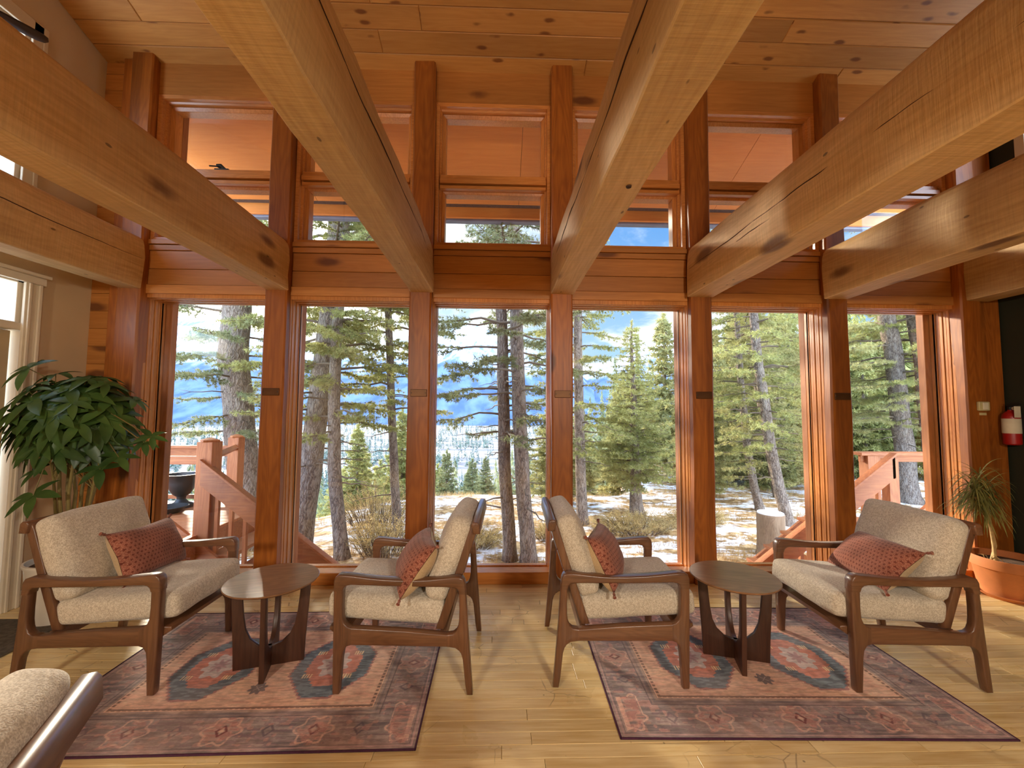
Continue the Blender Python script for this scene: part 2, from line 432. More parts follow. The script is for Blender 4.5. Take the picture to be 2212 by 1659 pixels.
def bark_mat():
    mt, nt, b = material('grey_conifer_bark')
    tc = nt.n.new('ShaderNodeTexCoord').outputs['Object']
    v = nt.vor(nt.map(nt.vmath('ADD', tc, nt.vmath('SCALE', (.12, .12, .3), nt.noise(tc, 7.0, 2))), (14, 14, 3.4)), 2.2, 'DISTANCE_TO_EDGE')
    n = nt.noise(nt.map(tc, (6, 6, 2)), 3.0, 5)
    col = nt.mix(nt.ramp(v, 0.0, 0.22), S(98, 84, 76), S(146, 130, 116))
    col = nt.mix(nt.ramp(n, 0.45, 0.7, 0, 0.7), col, S(166, 154, 142))
    nt.set(b, 'Base Color', col); b.inputs['Roughness'].default_value = 0.95; b.inputs['Specular IOR Level'].default_value = 0.1
    nt.set(b, 'Normal', nt.bump(nt.math('ADD', v, n), 0.8, 0.03))
    return mt
M_BARK = bark_mat()
M_TWIG = plain('grey_twig_bark', S(112, 96, 80), 0.9, vary=0.2)
M_CUT = wood('weathered_stump_wood', S(112, 88, 66), S(176, 148, 118), 'Z', 2.0, 0.85, 0.0, 0.5, grain=0.3)

def ground_mat():
    mt, nt, b = material('patchy_snow_over_dry_grass')
    tc = nt.n.new('ShaderNodeTexCoord').outputs['Object']
    n = nt.noise(nt.map(tc, (1, 2.4, 1)), 1.2, 7, 0.70)
    n3 = nt.noise(tc, 7.0, 5, 0.65)
    g = nt.mix(nt.ramp(n3, 0.35, 0.65), S(128, 94, 58), S(204, 168, 118))
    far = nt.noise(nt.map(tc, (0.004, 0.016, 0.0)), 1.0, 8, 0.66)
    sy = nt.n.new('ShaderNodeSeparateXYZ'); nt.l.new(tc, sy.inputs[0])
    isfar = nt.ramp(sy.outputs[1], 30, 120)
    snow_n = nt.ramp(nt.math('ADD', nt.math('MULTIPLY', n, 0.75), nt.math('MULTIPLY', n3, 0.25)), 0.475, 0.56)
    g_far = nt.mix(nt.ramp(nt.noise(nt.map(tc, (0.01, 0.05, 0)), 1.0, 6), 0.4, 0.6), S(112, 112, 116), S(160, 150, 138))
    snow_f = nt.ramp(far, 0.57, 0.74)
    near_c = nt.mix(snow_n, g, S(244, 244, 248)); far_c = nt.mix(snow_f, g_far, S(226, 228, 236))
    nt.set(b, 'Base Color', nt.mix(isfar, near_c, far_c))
    b.inputs['Roughness'].default_value = 0.9; b.inputs['Specular IOR Level'].default_value = 0.15
    nt.set(b, 'Normal', nt.bump(nt.math('ADD', n3, n), 0.5, 0.05))
    return mt
M_GROUND = ground_mat()

def mountain_mat():
    mt, nt, b = material('haze_tinted_forested_snowy_mountain')
    tc = nt.n.new('ShaderNodeTexCoord').outputs['Object']
    sp = nt.n.new('ShaderNodeSeparateXYZ'); nt.l.new(tc, sp.inputs[0])
    n = nt.noise(nt.map(tc, (0.006, 0.003, 0.0022)), 1.0, 8, 0.66, 0.4)
    n2 = nt.noise(nt.map(tc, (0.02, 0.01, 0.008)), 1.0, 6, 0.6)
    geo = nt.n.new('ShaderNodeNewGeometry')
    h = nt.math('ADD', sp.outputs[2], nt.math('MULTIPLY', nt.math('SUBTRACT', n, 0.5), 420.0))
    snow = nt.ramp(h, 140, 330)
    st = nt.noise(nt.map(tc, (0.055, 0.012, 0.010)), 1.0, 7, 0.68, 0.6)
    snow = nt.math('MULTIPLY', snow, nt.ramp(nt.math('ADD', nt.math('MULTIPLY', st, 0.6), nt.math('MULTIPLY', n2, 0.4)), 0.44, 0.54))
    forest = nt.mix(nt.ramp(n2, 0.35, 0.65), S(74, 94, 130), S(104, 124, 158))  # distant haze is painted into the slope colours as slate blue
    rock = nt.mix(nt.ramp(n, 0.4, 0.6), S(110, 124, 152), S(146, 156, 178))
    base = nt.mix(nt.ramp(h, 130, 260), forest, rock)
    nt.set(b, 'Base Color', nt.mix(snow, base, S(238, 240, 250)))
    b.inputs['Roughness'].default_value = 1.0; b.inputs['Specular IOR Level'].default_value = 0.0
    return mt
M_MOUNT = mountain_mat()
M_FARTREE = leafy('haze_tinted_distant_conifers', S(84, 102, 102), S(122, 138, 122), 0.1, 0.9, 0.05)  # haze over the far trees is put into their grey-green colour

# ------------------------------------------------------------------ sky
world = bpy.data.worlds.new('sky'); scene.world = world; world.use_nodes = True
nt = NT(world.node_tree); bg = nt.n['Background']
d = nt.n.new('ShaderNodeTexCoord').outputs['Generated']
sp = nt.n.new('ShaderNodeSeparateXYZ'); nt.l.new(d, sp.inputs[0])
z = nt.math('MAXIMUM', sp.outputs[2], 0.0)
blue = nt.mix(nt.ramp(z, 0.0, 0.5), (0.46, 0.72, 0.98, 1), (0.10, 0.34, 0.80, 1))
den = nt.math('ADD', z, 0.16)
comb = nt.n.new('ShaderNodeCombineXYZ')
nt.l.new(nt.math('DIVIDE', sp.outputs[0], den), comb.inputs[0]); nt.l.new(nt.math('DIVIDE', sp.outputs[1], den), comb.inputs[1])
cn = nt.noise(comb.outputs[0], 1.15, 8, 0.60, 0.3)
cl = nt.ramp(cn, 0.44, 0.60)
shade = nt.ramp(nt.noise(comb.outputs[0], 2.6, 5), 0.3, 0.7, 0.80, 1.25)
cloud = nt.vmath('SCALE', (1.16, 1.20, 1.28), shade)
sky = nt.mix(cl, blue, cloud)
sd = nt.math('MAXIMUM', nt.vmath('DOT_PRODUCT', d, tuple(SUN_DIR)), 0.0)
glow = nt.math('ADD', nt.math('MULTIPLY', nt.math('POWER', sd, 90.0), 9.0), nt.math('MULTIPLY', nt.math('POWER', sd, 9.0), 0.75))
sky = nt.vmath('ADD', sky, nt.vmath('SCALE', (1.0, 0.88, 0.68), glow))
# clouds behind the house face the low sun and are the brighter half of the sky
back = nt.ramp(sp.outputs[1], 0.35, -0.5, 0.64, 3.8)
high = nt.ramp(sp.outputs[2], 0.45, 0.9, 1.0, 1.5)
sky = nt.vmath('SCALE', sky, nt.math('MULTIPLY', back, high))
nt.set(bg, 'Color', sky); bg.inputs['Strength'].default_value = SKY_STRENGTH
# ------------------------------------------------------------------ room shell
X0, SP, HW = -1.8862, 1.2058, 0.0922        # posts: first inner post, spacing, half width
YP, YG, ZB = 3.444, 3.674, 2.4257           # post face, glass plane, underside of beams
XL, XR, YB = -3.47, 4.45, -6.0              # side walls, rear wall
SLOPE = 0.356
def zceil(y): return 4.428 + SLOPE * (3.599 - y)
YR = -1.2                                   # ridge
post_x = [X0 + SP * i for i in range(-1, 6)]
rng = random.Random(4)

def floor():
    mb = MB(); y = -3.0; row = 0.0705; k = 0
    while y < 3.66:
        x = XL - rng.random() * 0.9
        while x < XR:
            L = rng.uniform(0.45, 1.35)
            mb.plank(max(x, XL), min(x + L, XR), y, y + row - 0.0018, -0.02, 0.0, 0.0014)
            x += L + 0.0018
        y += row; k += 1
    mb.box(XL, XR, YB, -3.0, -0.02, 0.0)
    f = struct(mb.build('floor', M_FLOOR, angle=20))
    sub = MB(); sub.box(XL - 0.2, XR + 0.2, YB, 3.8, -0.3, -0.006); sub.build('subfloor', M_CRACK, f, smooth=False)
    return f
floor()

def ceiling():
    mb = MB(); L0 = math.sqrt(1 + SLOPE ** 2); a = math.atan(SLOPE)
    # frame whose local x is along the room, local y runs up the slope from the window wall, local z points into the room
    Mx = Matrix.Translation((0, 3.72, zceil(3.72))) @ Matrix(((1, 0, 0, 0), (0, -math.cos(a), -math.sin(a), 0), (0, math.sin(a), -math.cos(a), 0), (0, 0, 0, 1)))
    run = (3.72 - YR) * L0; s = 0.0; w = 0.172
    while s < run:
        x = XL - rng.random() * 2.0
        while x < XR:
            L = rng.uniform(1.6, 3.4)
            mb.plank(max(x, XL), min(x + L, XR), s, min(s + w - 0.002, run), -0.03, 0.0, 0.006, Mx)
            x += L + 0.0015
        s += w
    mb.box(XL, XR, 0, run, -0.1, -0.031, Mx)
    # rear slope behind the photographer
    zr = zceil(YR)
    mb.add([(XL, YR, zr), (XR, YR, zr), (XR, YB, 4.4), (XL, YB, 4.4), (XL, YR, zr + .1), (XR, YR, zr + .1), (XR, YB, 4.5), (XL, YB, 4.5)],
           [(0, 1, 2, 3), (4, 7, 6, 5), (0, 4, 5, 1), (2, 6, 7, 3), (1, 5, 6, 2), (0, 3, 7, 4)])
    return struct(mb.build('ceiling', M_CEIL, angle=20))
ceiling()

def side_wall(name, x0, x1, holes, mat):
    """wall slab with openings given as (y0,y1,z0,z1) and a gable top"""
    mb = MB(); ys = sorted({YB, 3.72, YR, *[h[0] for h in holes], *[h[1] for h in holes]})
    top = lambda y: zceil(y) + 0.12 if y >= YR else 4.4 + (zceil(YR) - 4.4) * (y - YB) / (YR - YB) + 0.12
    for a, b in zip(ys, ys[1:]):
        cuts = sorted([h for h in holes if h[0] <= a and h[1] >= b], key=lambda h: h[2])
        z = -0.02
        for h in cuts:
            if h[2] > z: mb.box(x0, x1, a, b, z, h[2])
            z = h[3]
        p = [(x, y, zz) for (y, lo) in ((a, z), (b, z)) for x in (x0, x1) for zz in (lo, top(y))]
        mb.add(p, [(0, 1, 3, 2), (4, 6, 7, 5), (0, 4, 5, 1), (2, 3, 7, 6), (1, 5, 7, 3), (0, 2, 6, 4)])
    return struct(mb.build(name, mat, smooth=False))
DOOR_Y0, DOOR_Y1 = 2.02, 3.06
side_wall('wall_left', XL - 0.16, XL, [(DOOR_Y0, DOOR_Y1, -0.02, 2.37), (2.1, 2.975, 2.95, 4.20)], M_CREAM)
side_wall('wall_right', XR, XR + 0.16, [(2.35, 3.24, 3.30, 4.20)], M_GREEN)
mb = MB(); mb.box(XL, XR, YB - 0.15, YB, -0.02, 4.6); struct(mb.build('wall_back', M_CREAM, smooth=False))

# window wall: posts, beams, boards and windows
POST_LABEL = ['corner timber post where the window wall meets the cream wall',
 'timber post beside the leaning pine, second post from the cream wall',
 'timber post behind the armchair whose seat faces left',
 'timber post behind the armchair whose seat faces right, middle of the window wall',
 'timber post behind the side table on the right rug',
 'timber post with dark oval knots behind the right-hand armchair',
 'timber corner post beside the dark green wall, thermostat cover on it']
def hewn(name, sec, p0, p1, axis, seed, wob, mat, n=30):
    """log-like timber: closed section (u,v) swept along an axis with a gentle hand-hewn wander"""
    mb = MB(); N = len(sec); vs_, fs = [], []
    for i in range(n + 1):
        t = p0 + (p1 - p0) * i / n
        for k, (u, v) in enumerate(sec):
            du = wob * mnoise.noise(Vector((u * 6 + seed * 7.3, v * 6, t * 1.1))) + wob * 0.5 * mnoise.noise(Vector((u * 9 + seed * 3.1, v * 9 + 5, t * 4.0)))
            dv = wob * 0.8 * mnoise.noise(Vector((u * 6 + 40, v * 6 + seed, t * 1.3)))
            vs_.append((u + du, t, v + dv) if axis == 'Y' else (u + du, v + dv, t))
    for i in range(n):
        for k in range(N):
            j = (k + 1) % N
            fs.append((i * N + k, i * N + j, (i + 1) * N + j, (i + 1) * N + k))
    fs.append(tuple(range(N))); fs.append(tuple(n * N + k for k in range(N))[::-1])
    mb.add(vs_, fs)
    return mb.build(name, mat, angle=28)
for i, px in enumerate(post_x):
    c = 0.012; y1 = 3.585
    sec = [(px - HW, YP + c), (px - HW + c, YP), (px + HW - c, YP), (px + HW, YP + c), (px + HW, y1), (px - HW, y1)]
    o = hewn('timber_post', sec, 0.0, zceil(YP) + 0.01, 'Z', i + 1, 0.007, M_POST, 44)
    tag(o, POST_LABEL[i], 'post', 'timber posts of the window wall')

BEAM_X = [(-3.165, -2.985), (-1.962, -1.788), (-0.755, -0.575), (0.432, 0.626), (1.615, 1.835), (2.808, 3.02), (4.098, 4.30)]
BEAM_LABEL = ['hewn beam along the cream wall, long dark crack down its side',
 'hewn beam crossing the upper left corner of the photo, big dark knots on its side',
 'hewn beam with pinkish side and oval knots, left of the two central beams',
 'hewn beam with orange glowing side and one round nail hole, right of the two central beams',
 'hewn beam ending above the post behind the right side table',
 'hewn beam ending above the post behind the right-hand armchair',
 'hewn beam along the dark green wall']
for i, (a, b) in enumerate(BEAM_X):
    w = b - a; c = (a + b) / 2; z0 = ZB; h = w / 2
    half = [(h - .006, 0), (h, .006), (h + .005, .13), (h + .004, .26), (h - .001, .36), (h - .012, .405), (h - .040, .437), (h * .25, .452)]
    sec = [(c + u, z0 + v) for u, v in half] + [(c - u, z0 + v) for u, v in half[::-1]]
    o = hewn('ceiling_beam', sec, -5.98, YP + 0.004, 'Y', i + 11, 0.014, M_BEAM, 70)
    tag(o, BEAM_LABEL[i], 'beam', 'hewn ceiling beams')
    def surf(side, t, zz):          # the wandering side face of this beam
        u = c + side * (h + .004); v = zz; sd = i + 11
        return u + .014 * mnoise.noise(Vector((u * 6 + sd * 7.3, v * 6, t * 1.1))) + .007 * mnoise.noise(Vector((u * 9 + sd * 3.1, v * 9 + 5, t * 4.0)))
    for side, zz, ya, yb in {0: ((1, 2.672, .9, 3.42),), 2: ((1, 2.70, .7, 3.2),), 3: ((-1, 2.66, .5, 3.38),), 4: ((-1, 2.655, .9, 3.40), (-1, 2.60, 2.2, 2.7)), 6: ((-1, 2.60, 2.2, 3.42),)}.get(i, ()):
        k = MB(); P_ = [Vector((surf(side, t_, zz), t_, zz + .012 * mnoise.noise(Vector((t_ * 2.2, i, zz))) + .004 * mnoise.noise(Vector((t_ * 14, i, zz))))) for t_ in np.linspace(ya, yb, 46)]
        k.tube(P_, [.0010 + .0022 * math.sin(PI * q / 45) for q in range(46)], 5); k.build('drying_crack', M_CRACK, o)
    if i == 3:
        k = MB(); k.lathe([(.001, 0), (.011, 0), (.012, .006), (.001, .008)], 16, (.553, 1.72, ZB - .010)); k.build('nail_hole', M_CRACK, o)

def frame_ring(mb, x0, x1, z0, z1, w, y0, y1, prof=0.0):
    """rectangular ring of four mitred bars"""
    o = [(x0, z0), (x1, z0), (x1, z1), (x0, z1)]; q = [(x0 + w, z0 + w), (x1 - w, z0 + w), (x1 - w, z1 - w), (x0 + w, z1 - w)]
    for k in range(4):
        j = (k + 1) % 4
        pts = [(o[k][0], y0, o[k][1]), (o[j][0], y0, o[j][1]), (q[j][0], y0 + prof, q[j][1]), (q[k][0], y0 + prof, q[k][1])]
        pts += [(a, y1, c) for a, _, c in pts]
        mb.add(pts, [(0, 1, 2, 3), (4, 7, 6, 5), (0, 4, 5, 1), (2, 6, 7, 3), (1, 5, 6, 2), (0, 3, 7, 4)])

def rect_ring(mb, x0, x1, z0, z1, wl, wr, wb, wt, y0, y1):
    mb.box(x0, x0 + wl, y0, y1, z0, z1); mb.box(x1 - wr, x1, y0, y1, z0, z1)
    if wb: mb.box(x0 + wl, x1 - wr, y0, y1, z0, z0 + wb)
    if wt: mb.box(x0 + wl, x1 - wr, y0, y1, z1 - wt, z1)

wn = 0
for i in range(6):
    xa, xb = post_x[i] + HW, post_x[i + 1] - HW
    wn += 1
    # ---- tall fixed pane at floor level
    fr = MB()
    za, zt = 0.03, 2.405
    for (y0, y1, g) in ((3.520, 3.546, .002), (3.550, 3.573, .007), (3.577, 3.600, .004), (3.604, 3.630, .010), (3.634, 3.660, .007), (3.664, 3.715, .012)):
        rect_ring(fr, xa - 0.03, xb + 0.03, za, zt, .03 + g, .03 + g, .035 + g * 2, .036 + g, y0, y1)
    f = struct(fr.build('window_%d' % wn, M_FRAMEZ, bevel=0.0015, segs=1))
    p = MB(); p.box(xa + .008, xb - .008, YG, YG + .006, za + .04, zt - .04); p.build('pane', M_GLASS, f, smooth=False)
    sl_ = MB(); frame_ring(sl_, xa + .006, xb - .006, za + .05, zt - .04, .006, YG - .004, YG + .012); sl_.build('glazing_seal', M_SEAL, f, smooth=False)
    si = MB(); si.box(xa - .03, xb + .03, 3.50, 3.72, za - .03, za + .045); si.build('sill', M_FRAMEX, f, bevel=0.004)
    # ---- two-light window under the roof
    wn += 1
    fr = MB(); z0, z1 = 2.865, 4.165
    frame_ring(fr, xa + .002, xb - .002, z0, z1, .030, 3.515, 3.60, .006)
    frame_ring(fr, xa + .030, xb - .030, z0 + .027, z1 - .027, .018, 3.560, 3.63, .012)
    fr.box(xa + .04, xb - .04, 3.545, 3.70, 3.395, 3.425); fr.box(xa + .04, xb - .04, 3.53, 3.70, 3.437, 3.478); fr.box(xa + .04, xb - .04, 3.555, 3.70, 3.488, 3.524)
    fr.box(xa + .04, xb - .04, 3.62, 3.72, 3.41, 3.52)
    f = struct(fr.build('window_%d' % wn, M_FRAMEX, bevel=0.002, segs=1))
    for (a, b) in ((2.915, 3.395), (3.52, 4.105)):
        sash = MB(); frame_ring(sash, xa + .046, xb - .046, a - .02, b + .012, .032, 3.600, 3.70, .014)
        sh = sash.build('sash', M_FRAMEZ, f, bevel=0.002, segs=1)
        p = MB(); p.box(xa + .06, xb - .06, YG, YG + .006, a, b); p.build('pane', M_GLASS, sh, smooth=False)
    if i == 0:
        h = MB(); h.box(-2.52, -2.40, 3.555, 3.60, 3.524, 3.534); h.tube([(-2.47, 3.575, 3.54), (-2.50, 3.56, 3.555), (-2.56, 3.55, 3.552)], .007, 6)
        h.tube([(-2.43, 3.57, 3.536), (-2.47, 3.56, 3.562), (-2.50, 3.555, 3.560)], [.006, .016, .012], 8)
        h.build('crank_handle', M_BLACK, f)
    # ---- boards between the two windows, header, foot board
    pn = MB()
    for (a, b, y) in ((2.40, 2.478, 3.505), (2.481, 2.616, 3.52), (2.619, 2.775, 3.52), (2.778, 2.825, 3.512), (2.828, 2.868, 3.500)):
        pn.plank(xa, xb, a, b, -3.60, -y, 0.003, Matrix(((1, 0, 0, 0), (0, 0, -1, 0), (0, 1, 0, 0), (0, 0, 0, 1))))
    struct(pn.build('wall_front', M_PANEL, angle=20))
    hd = MB(); hd.box(xa, xb, 3.52, 3.62, 4.163, zceil(3.52) + .06); struct(hd.build('wall_front', M_PANEL, smooth=False))
    bb = MB(); bb.box(xa, xb, 3.478, 3.60, 0.0, 0.098); struct(bb.build('baseboard_front', M_TRIMX, bevel=0.006))
# boarded ends of the window wall
for (a, b) in ((XL, post_x[0] - HW), (post_x[6] + HW, XR)):
    mb = MB(); z = 0.0
    while z < zceil(3.5):
        mb.plank(a, b, z, min(z + .148, zceil(3.53)), -3.62, -3.53, 0.003, Matrix(((1, 0, 0, 0), (0, 0, -1, 0), (0, 1, 0, 0), (0, 0, 0, 1)))); z += .15
    struct(mb.build('wall_front', M_PANEL, angle=20))
    mb = MB(); mb.box(a + .02, b - .02, 3.478, 3.53, 0, zceil(3.5)) if a > 0 else mb.box(b - .10, b, 3.49, 3.53, 0, zceil(3.5))
    struct(mb.build('trim_1', M_POST, bevel=0.004))
# outer corner timbers seen through the end panes
for k, x in enumerate((post_x[0] + .03, post_x[3], post_x[6] - .03, post_x[1], post_x[2], post_x[4], post_x[5])):
    hw = .125 if k in (0, 2) else .102
    mb = MB(); mb.box(x - hw, x + hw, 3.72, 3.79, -.4, 4.3); struct(mb.build('trim_2', M_EXT, bevel=0.004))
# outer wall skirt below and between the panes
mb = MB(); mb.box(XL - .16, XR + .16, 3.60, 3.78, -1.2, 0.0); mb.box(XL - .16, XR + .16, 3.60, 3.78, 2.42, 2.86); mb.box(XL - .16, XR + .16, 3.62, 3.80, 4.17, 4.36)
struct(mb.build('wall_front', M_EXT, smooth=False))

# roof overhang: plywood soffit, vent strip, fascia and gutter
def roof():
    mb = MB(); a, b = 3.72, 4.90
    for x in np.arange(XL - 1.2, XR + 1.2, 2.44):
        x1 = min(x + 2.436, XR + 1.2)
        p = [(x, a, zceil(a) - .02), (x1, a, zceil(a) - .02), (x1, b, zceil(b) - .02), (x, b, zceil(b) - .02)]
        p += [(q[0], q[1], q[2] + .02) for q in p]
        mb.add(p, [(0, 1, 2, 3), (4, 7, 6, 5), (0, 4, 5, 1), (2, 6, 7, 3), (1, 5, 6, 2), (0, 3, 7, 4)])
    so = struct(mb.build('roof', M_SOFFIT, smooth=False))
    v = MB(); v.box(XL - 1.2, XR + 1.2, 4.90, 5.0, 3.955, 3.975); v.build('soffit_vent', M_VENT, so, smooth=False)
    fa = MB(); fa.box(XL - 1.2, XR + 1.2, 5.0, 5.04, 3.825, 4.02); fa.build('fascia', M_SOFFIT, so, bevel=.004)
    g = MB(); g.box(XL - 1.2, XR + 1.2, 5.041, 5.14, 3.80, 3.93); g.build('gutter', M_GUTTER, so, bevel=.01)
    top = MB(); e = XL - 1.2, XR + 1.2
    p = [(e[0], YR, zceil(YR) + .13), (e[1], YR, zceil(YR) + .13), (e[1], 5.04, zceil(5.04) + .13), (e[0], 5.04, zceil(5.04) + .13)]
    p += [(q[0], q[1], q[2] + .05) for q in p]
    top.add(p, [(0, 1, 2, 3), (4, 7, 6, 5), (0, 4, 5, 1), (2, 6, 7, 3), (1, 5, 6, 2), (0, 3, 7, 4)])
    p = [(e[0], YR, zceil(YR) + .13), (e[1], YR, zceil(YR) + .13), (e[1], YB - .3, 4.55), (e[0], YB - .3, 4.55)]
    p += [(q[0], q[1], q[2] + .05) for q in p]
    top.add(p, [(0, 1, 2, 3), (4, 7, 6, 5), (0, 4, 5, 1), (2, 6, 7, 3), (1, 5, 6, 2), (0, 3, 7, 4)])
    top.build('roof_deck', M_VENT, so, smooth=False)
roof()

# left wall: door with a transom light, gable window
def wall_openings():
    y0, y1 = DOOR_Y0, DOOR_Y1
    t = MB()
    for (a, b, x) in ((y1 - .02, y1 + .095, .022), (y0 - .095, y0 + .02, .022)):
        t.box(XL, XL + x, a, b, 0.0, 2.345)
        t.box(XL + x, XL + x + .012, a + .015, a + .035, 0.0, 2.345); t.box(XL + x, XL + x + .012, b - .035, b - .012, 0.0, 2.345)
    t.box(XL, XL + .028, y0 - .11, y1 + .11, 2.345, 2.40); t.box(XL, XL + .05, y0 - .13, y1 + .125, 2.40, 2.425)
    struct(t.build('trim_3', M_WHITE, bevel=.004))
    dr = MB(); dr.box(XL - .10, XL - .05, y0 + .01, y1 - .03, 0.012, 1.985); do = struct(dr.build('door_1', M_DOOR, bevel=.004))
    pn = MB()
    for (a, b) in ((y0 + .14, (y0 + y1) / 2 - .05), ((y0 + y1) / 2 + .05, y1 - .16)):
        for (c, e) in ((.2, .85), (1.0, 1.85)):
            pn.box(XL - .052, XL - .042, a, b, c, e)
    pn.build('door_panel', M_DOOR, do, bevel=.008)
    kb = MB(); kb.lathe([(.001, 0), (.024, .004), (.028, .02), (.02, .034), (.01, .04), (.01, .07)], 16); k = kb.build('knob', M_BRONZE, do); k.location = (XL - .05 + .05, y0 + .08, 1.0); k.rotation_euler = (0, -PI / 2, 0)
    w = MB(); w.box(XL - .14, XL + .004, y0, y1, 1.99, 2.045)
    w.box(XL - .14, XL - .01, y0, y0 + .03, 2.045, 2.37); w.box(XL - .14, XL - .01, y1 - .045, y1, 2.045, 2.37); w.box(XL - .14, XL - .01, y0, y1, 2.335, 2.37)
    wf = struct(w.build('window_13', M_WHITE, bevel=.004))
    p = MB(); p.box(XL - .09, XL - .084, y0 + .03, y1 - .045, 2.045, 2.335); p.build('pane', M_GLASS, wf, smooth=False)
    # gable window, upper light
    a, b, c, e = 2.1, 2.975, 2.95, 4.20
    w = MB(); w.box(XL - .14, XL - .01, a, a + .035, c, e); w.box(XL - .14, XL - .01, b - .035, b, c, e); w.box(XL - .14, XL - .01, a, b, c, c + .035); w.box(XL - .14, XL - .01, a, b, e - .035, e)
    w.box(XL, XL + .02, b - .01, b + .085, c - .08, e + .08); w.box(XL, XL + .02, a - .085, a + .01, c - .08, e + .08); w.box(XL, XL + .02, a - .085, b + .085, e - .01, e + .085); w.box(XL, XL + .02, a - .085, b + .085, c - .085, c + .01)
    w.box(XL + .02, XL + .03, b + .05, b + .08, c - .08, e + .08)
    wf = struct(w.build('window_14', M_WHITE, bevel=.004))
    p = MB(); p.box(XL - .09, XL - .084, a + .03, b - .03, c + .03, e - .03); p.build('pane', M_GLASS, wf, smooth=False)
    a, b, c, e = 2.35, 3.24, 3.30, 4.20
    w = MB(); w.box(XR + .01, XR + .14, a, a + .04, c, e); w.box(XR + .01, XR + .14, b - .04, b, c, e); w.box(XR + .01, XR + .14, a, b, c, c + .04); w.box(XR + .01, XR + .14, a, b, e - .04, e)
    w.box(XR - .02, XR, b - .01, b + .06, c - .06, e + .06); w.box(XR - .02, XR, a - .06, a + .01, c - .06, e + .06)
    wf = struct(w.build('window_15', M_WHITE, bevel=.004))
    p = MB(); p.box(XR + .08, XR + .086, a + .03, b - .03, c + .03, e - .03); p.build('pane', M_GLASS, wf, smooth=False)
    bb = MB(); bb.box(XL, XL + .018, y1 + .095, 3.50, 0, .11); bb.box(XL, XL + .018, YB, y0 - .095, 0, .11); struct(bb.build('baseboard_left', M_WHITE, bevel=.004))
    mt = MB(); mt.box(XL + .01, XL + .62, 2.02, 2.95, .002, .016); tag(mt.build('door_mat', M_MAT, bevel=.005), 'grey door mat lying at the foot of the white-trimmed door', 'mat')
wall_openings()
# ------------------------------------------------------------------ armchairs
def cushion_mesh(w, d, h, r, crown=0.02, seed=0, wr=0.004, n=(22, 22, 8), pinch=0.0, seam=True):
    """boxy upholstered cushion centred at the origin: rounded edges, crowned faces, welted seams"""
    verts, faces = [], []
    idx = {}
    nx, ny, nz = n
    def pt(i, j, k):
        key = (i, j, k)
        if key in idx: return idx[key]
        a, b, c = 2 * i / nx - 1, 2 * j / ny - 1, 2 * k / nz - 1
        x, y, z = a * w / 2, b * d / 2, c * h / 2
        q = Vector((max(-w / 2 + r, min(w / 2 - r, x)), max(-d / 2 + r, min(d / 2 - r, y)), max(-h / 2 + min(r, h / 2.05), min(h / 2 - min(r, h / 2.05), z))))
        v = Vector((x, y, z)) - q
        if v.length > 1e-9: v = v.normalized() * r
        p = q + v
        ex, ey = 1 - min(1, abs(a)) ** 2.4, 1 - min(1, abs(b)) ** 2.4
        p.z += c * crown * ex * ey
        p.x += a * 0.35 * crown * (1 - c * c) * ey; p.y += b * 0.35 * crown * (1 - c * c) * ex
        cor = (abs(a) * abs(b)) ** 6
        p.x -= a * pinch * cor; p.y -= b * pinch * cor
        nn = mnoise.noise(p * 7 + Vector((seed * 5.1, 0, seed))) * wr + mnoise.noise(p * 22 + Vector((seed, 9, 0))) * wr * 0.4
        p += v.normalized() * nn if v.length > 1e-9 else Vector((0, 0, c * nn))
        idx[key] = len(verts); verts.append(tuple(p)); return idx[key]
    for k in (0, nz):
        for i in range(nx):
            for j in range(ny):
                q = [pt(i, j, k), pt(i + 1, j, k), pt(i + 1, j + 1, k), pt(i, j + 1, k)]
                faces.append(q if k else q[::-1])
    for i in (0, nx):
        for j in range(ny):
            for k in range(nz):
                q = [pt(i, j, k), pt(i, j + 1, k), pt(i, j + 1, k + 1), pt(i, j, k + 1)]
                faces.append(q if i else q[::-1])
    for j in (0, ny):
        for i in range(nx):
            for k in range(nz):
                q = [pt(i, j, k), pt(i + 1, j, k), pt(i + 1, j, k + 1), pt(i, j, k + 1)]
                faces.append(q[::-1] if j else q)
    return verts, faces

def cushion(name, mat, parent, M, w, d, h, r, crown, seed, wr=0.004, n=(22, 22, 8)):
    v, f = cushion_mesh(w, d, h, r, crown, seed, wr, n)
    mb = MB(); mb.add([M @ Vector(p) for p in v], f)
    # welt along the two face rims
    return mb.build(name, mat, parent, angle=75, mod=lambda o: o.modifiers.new('soft', 'SUBSURF'))

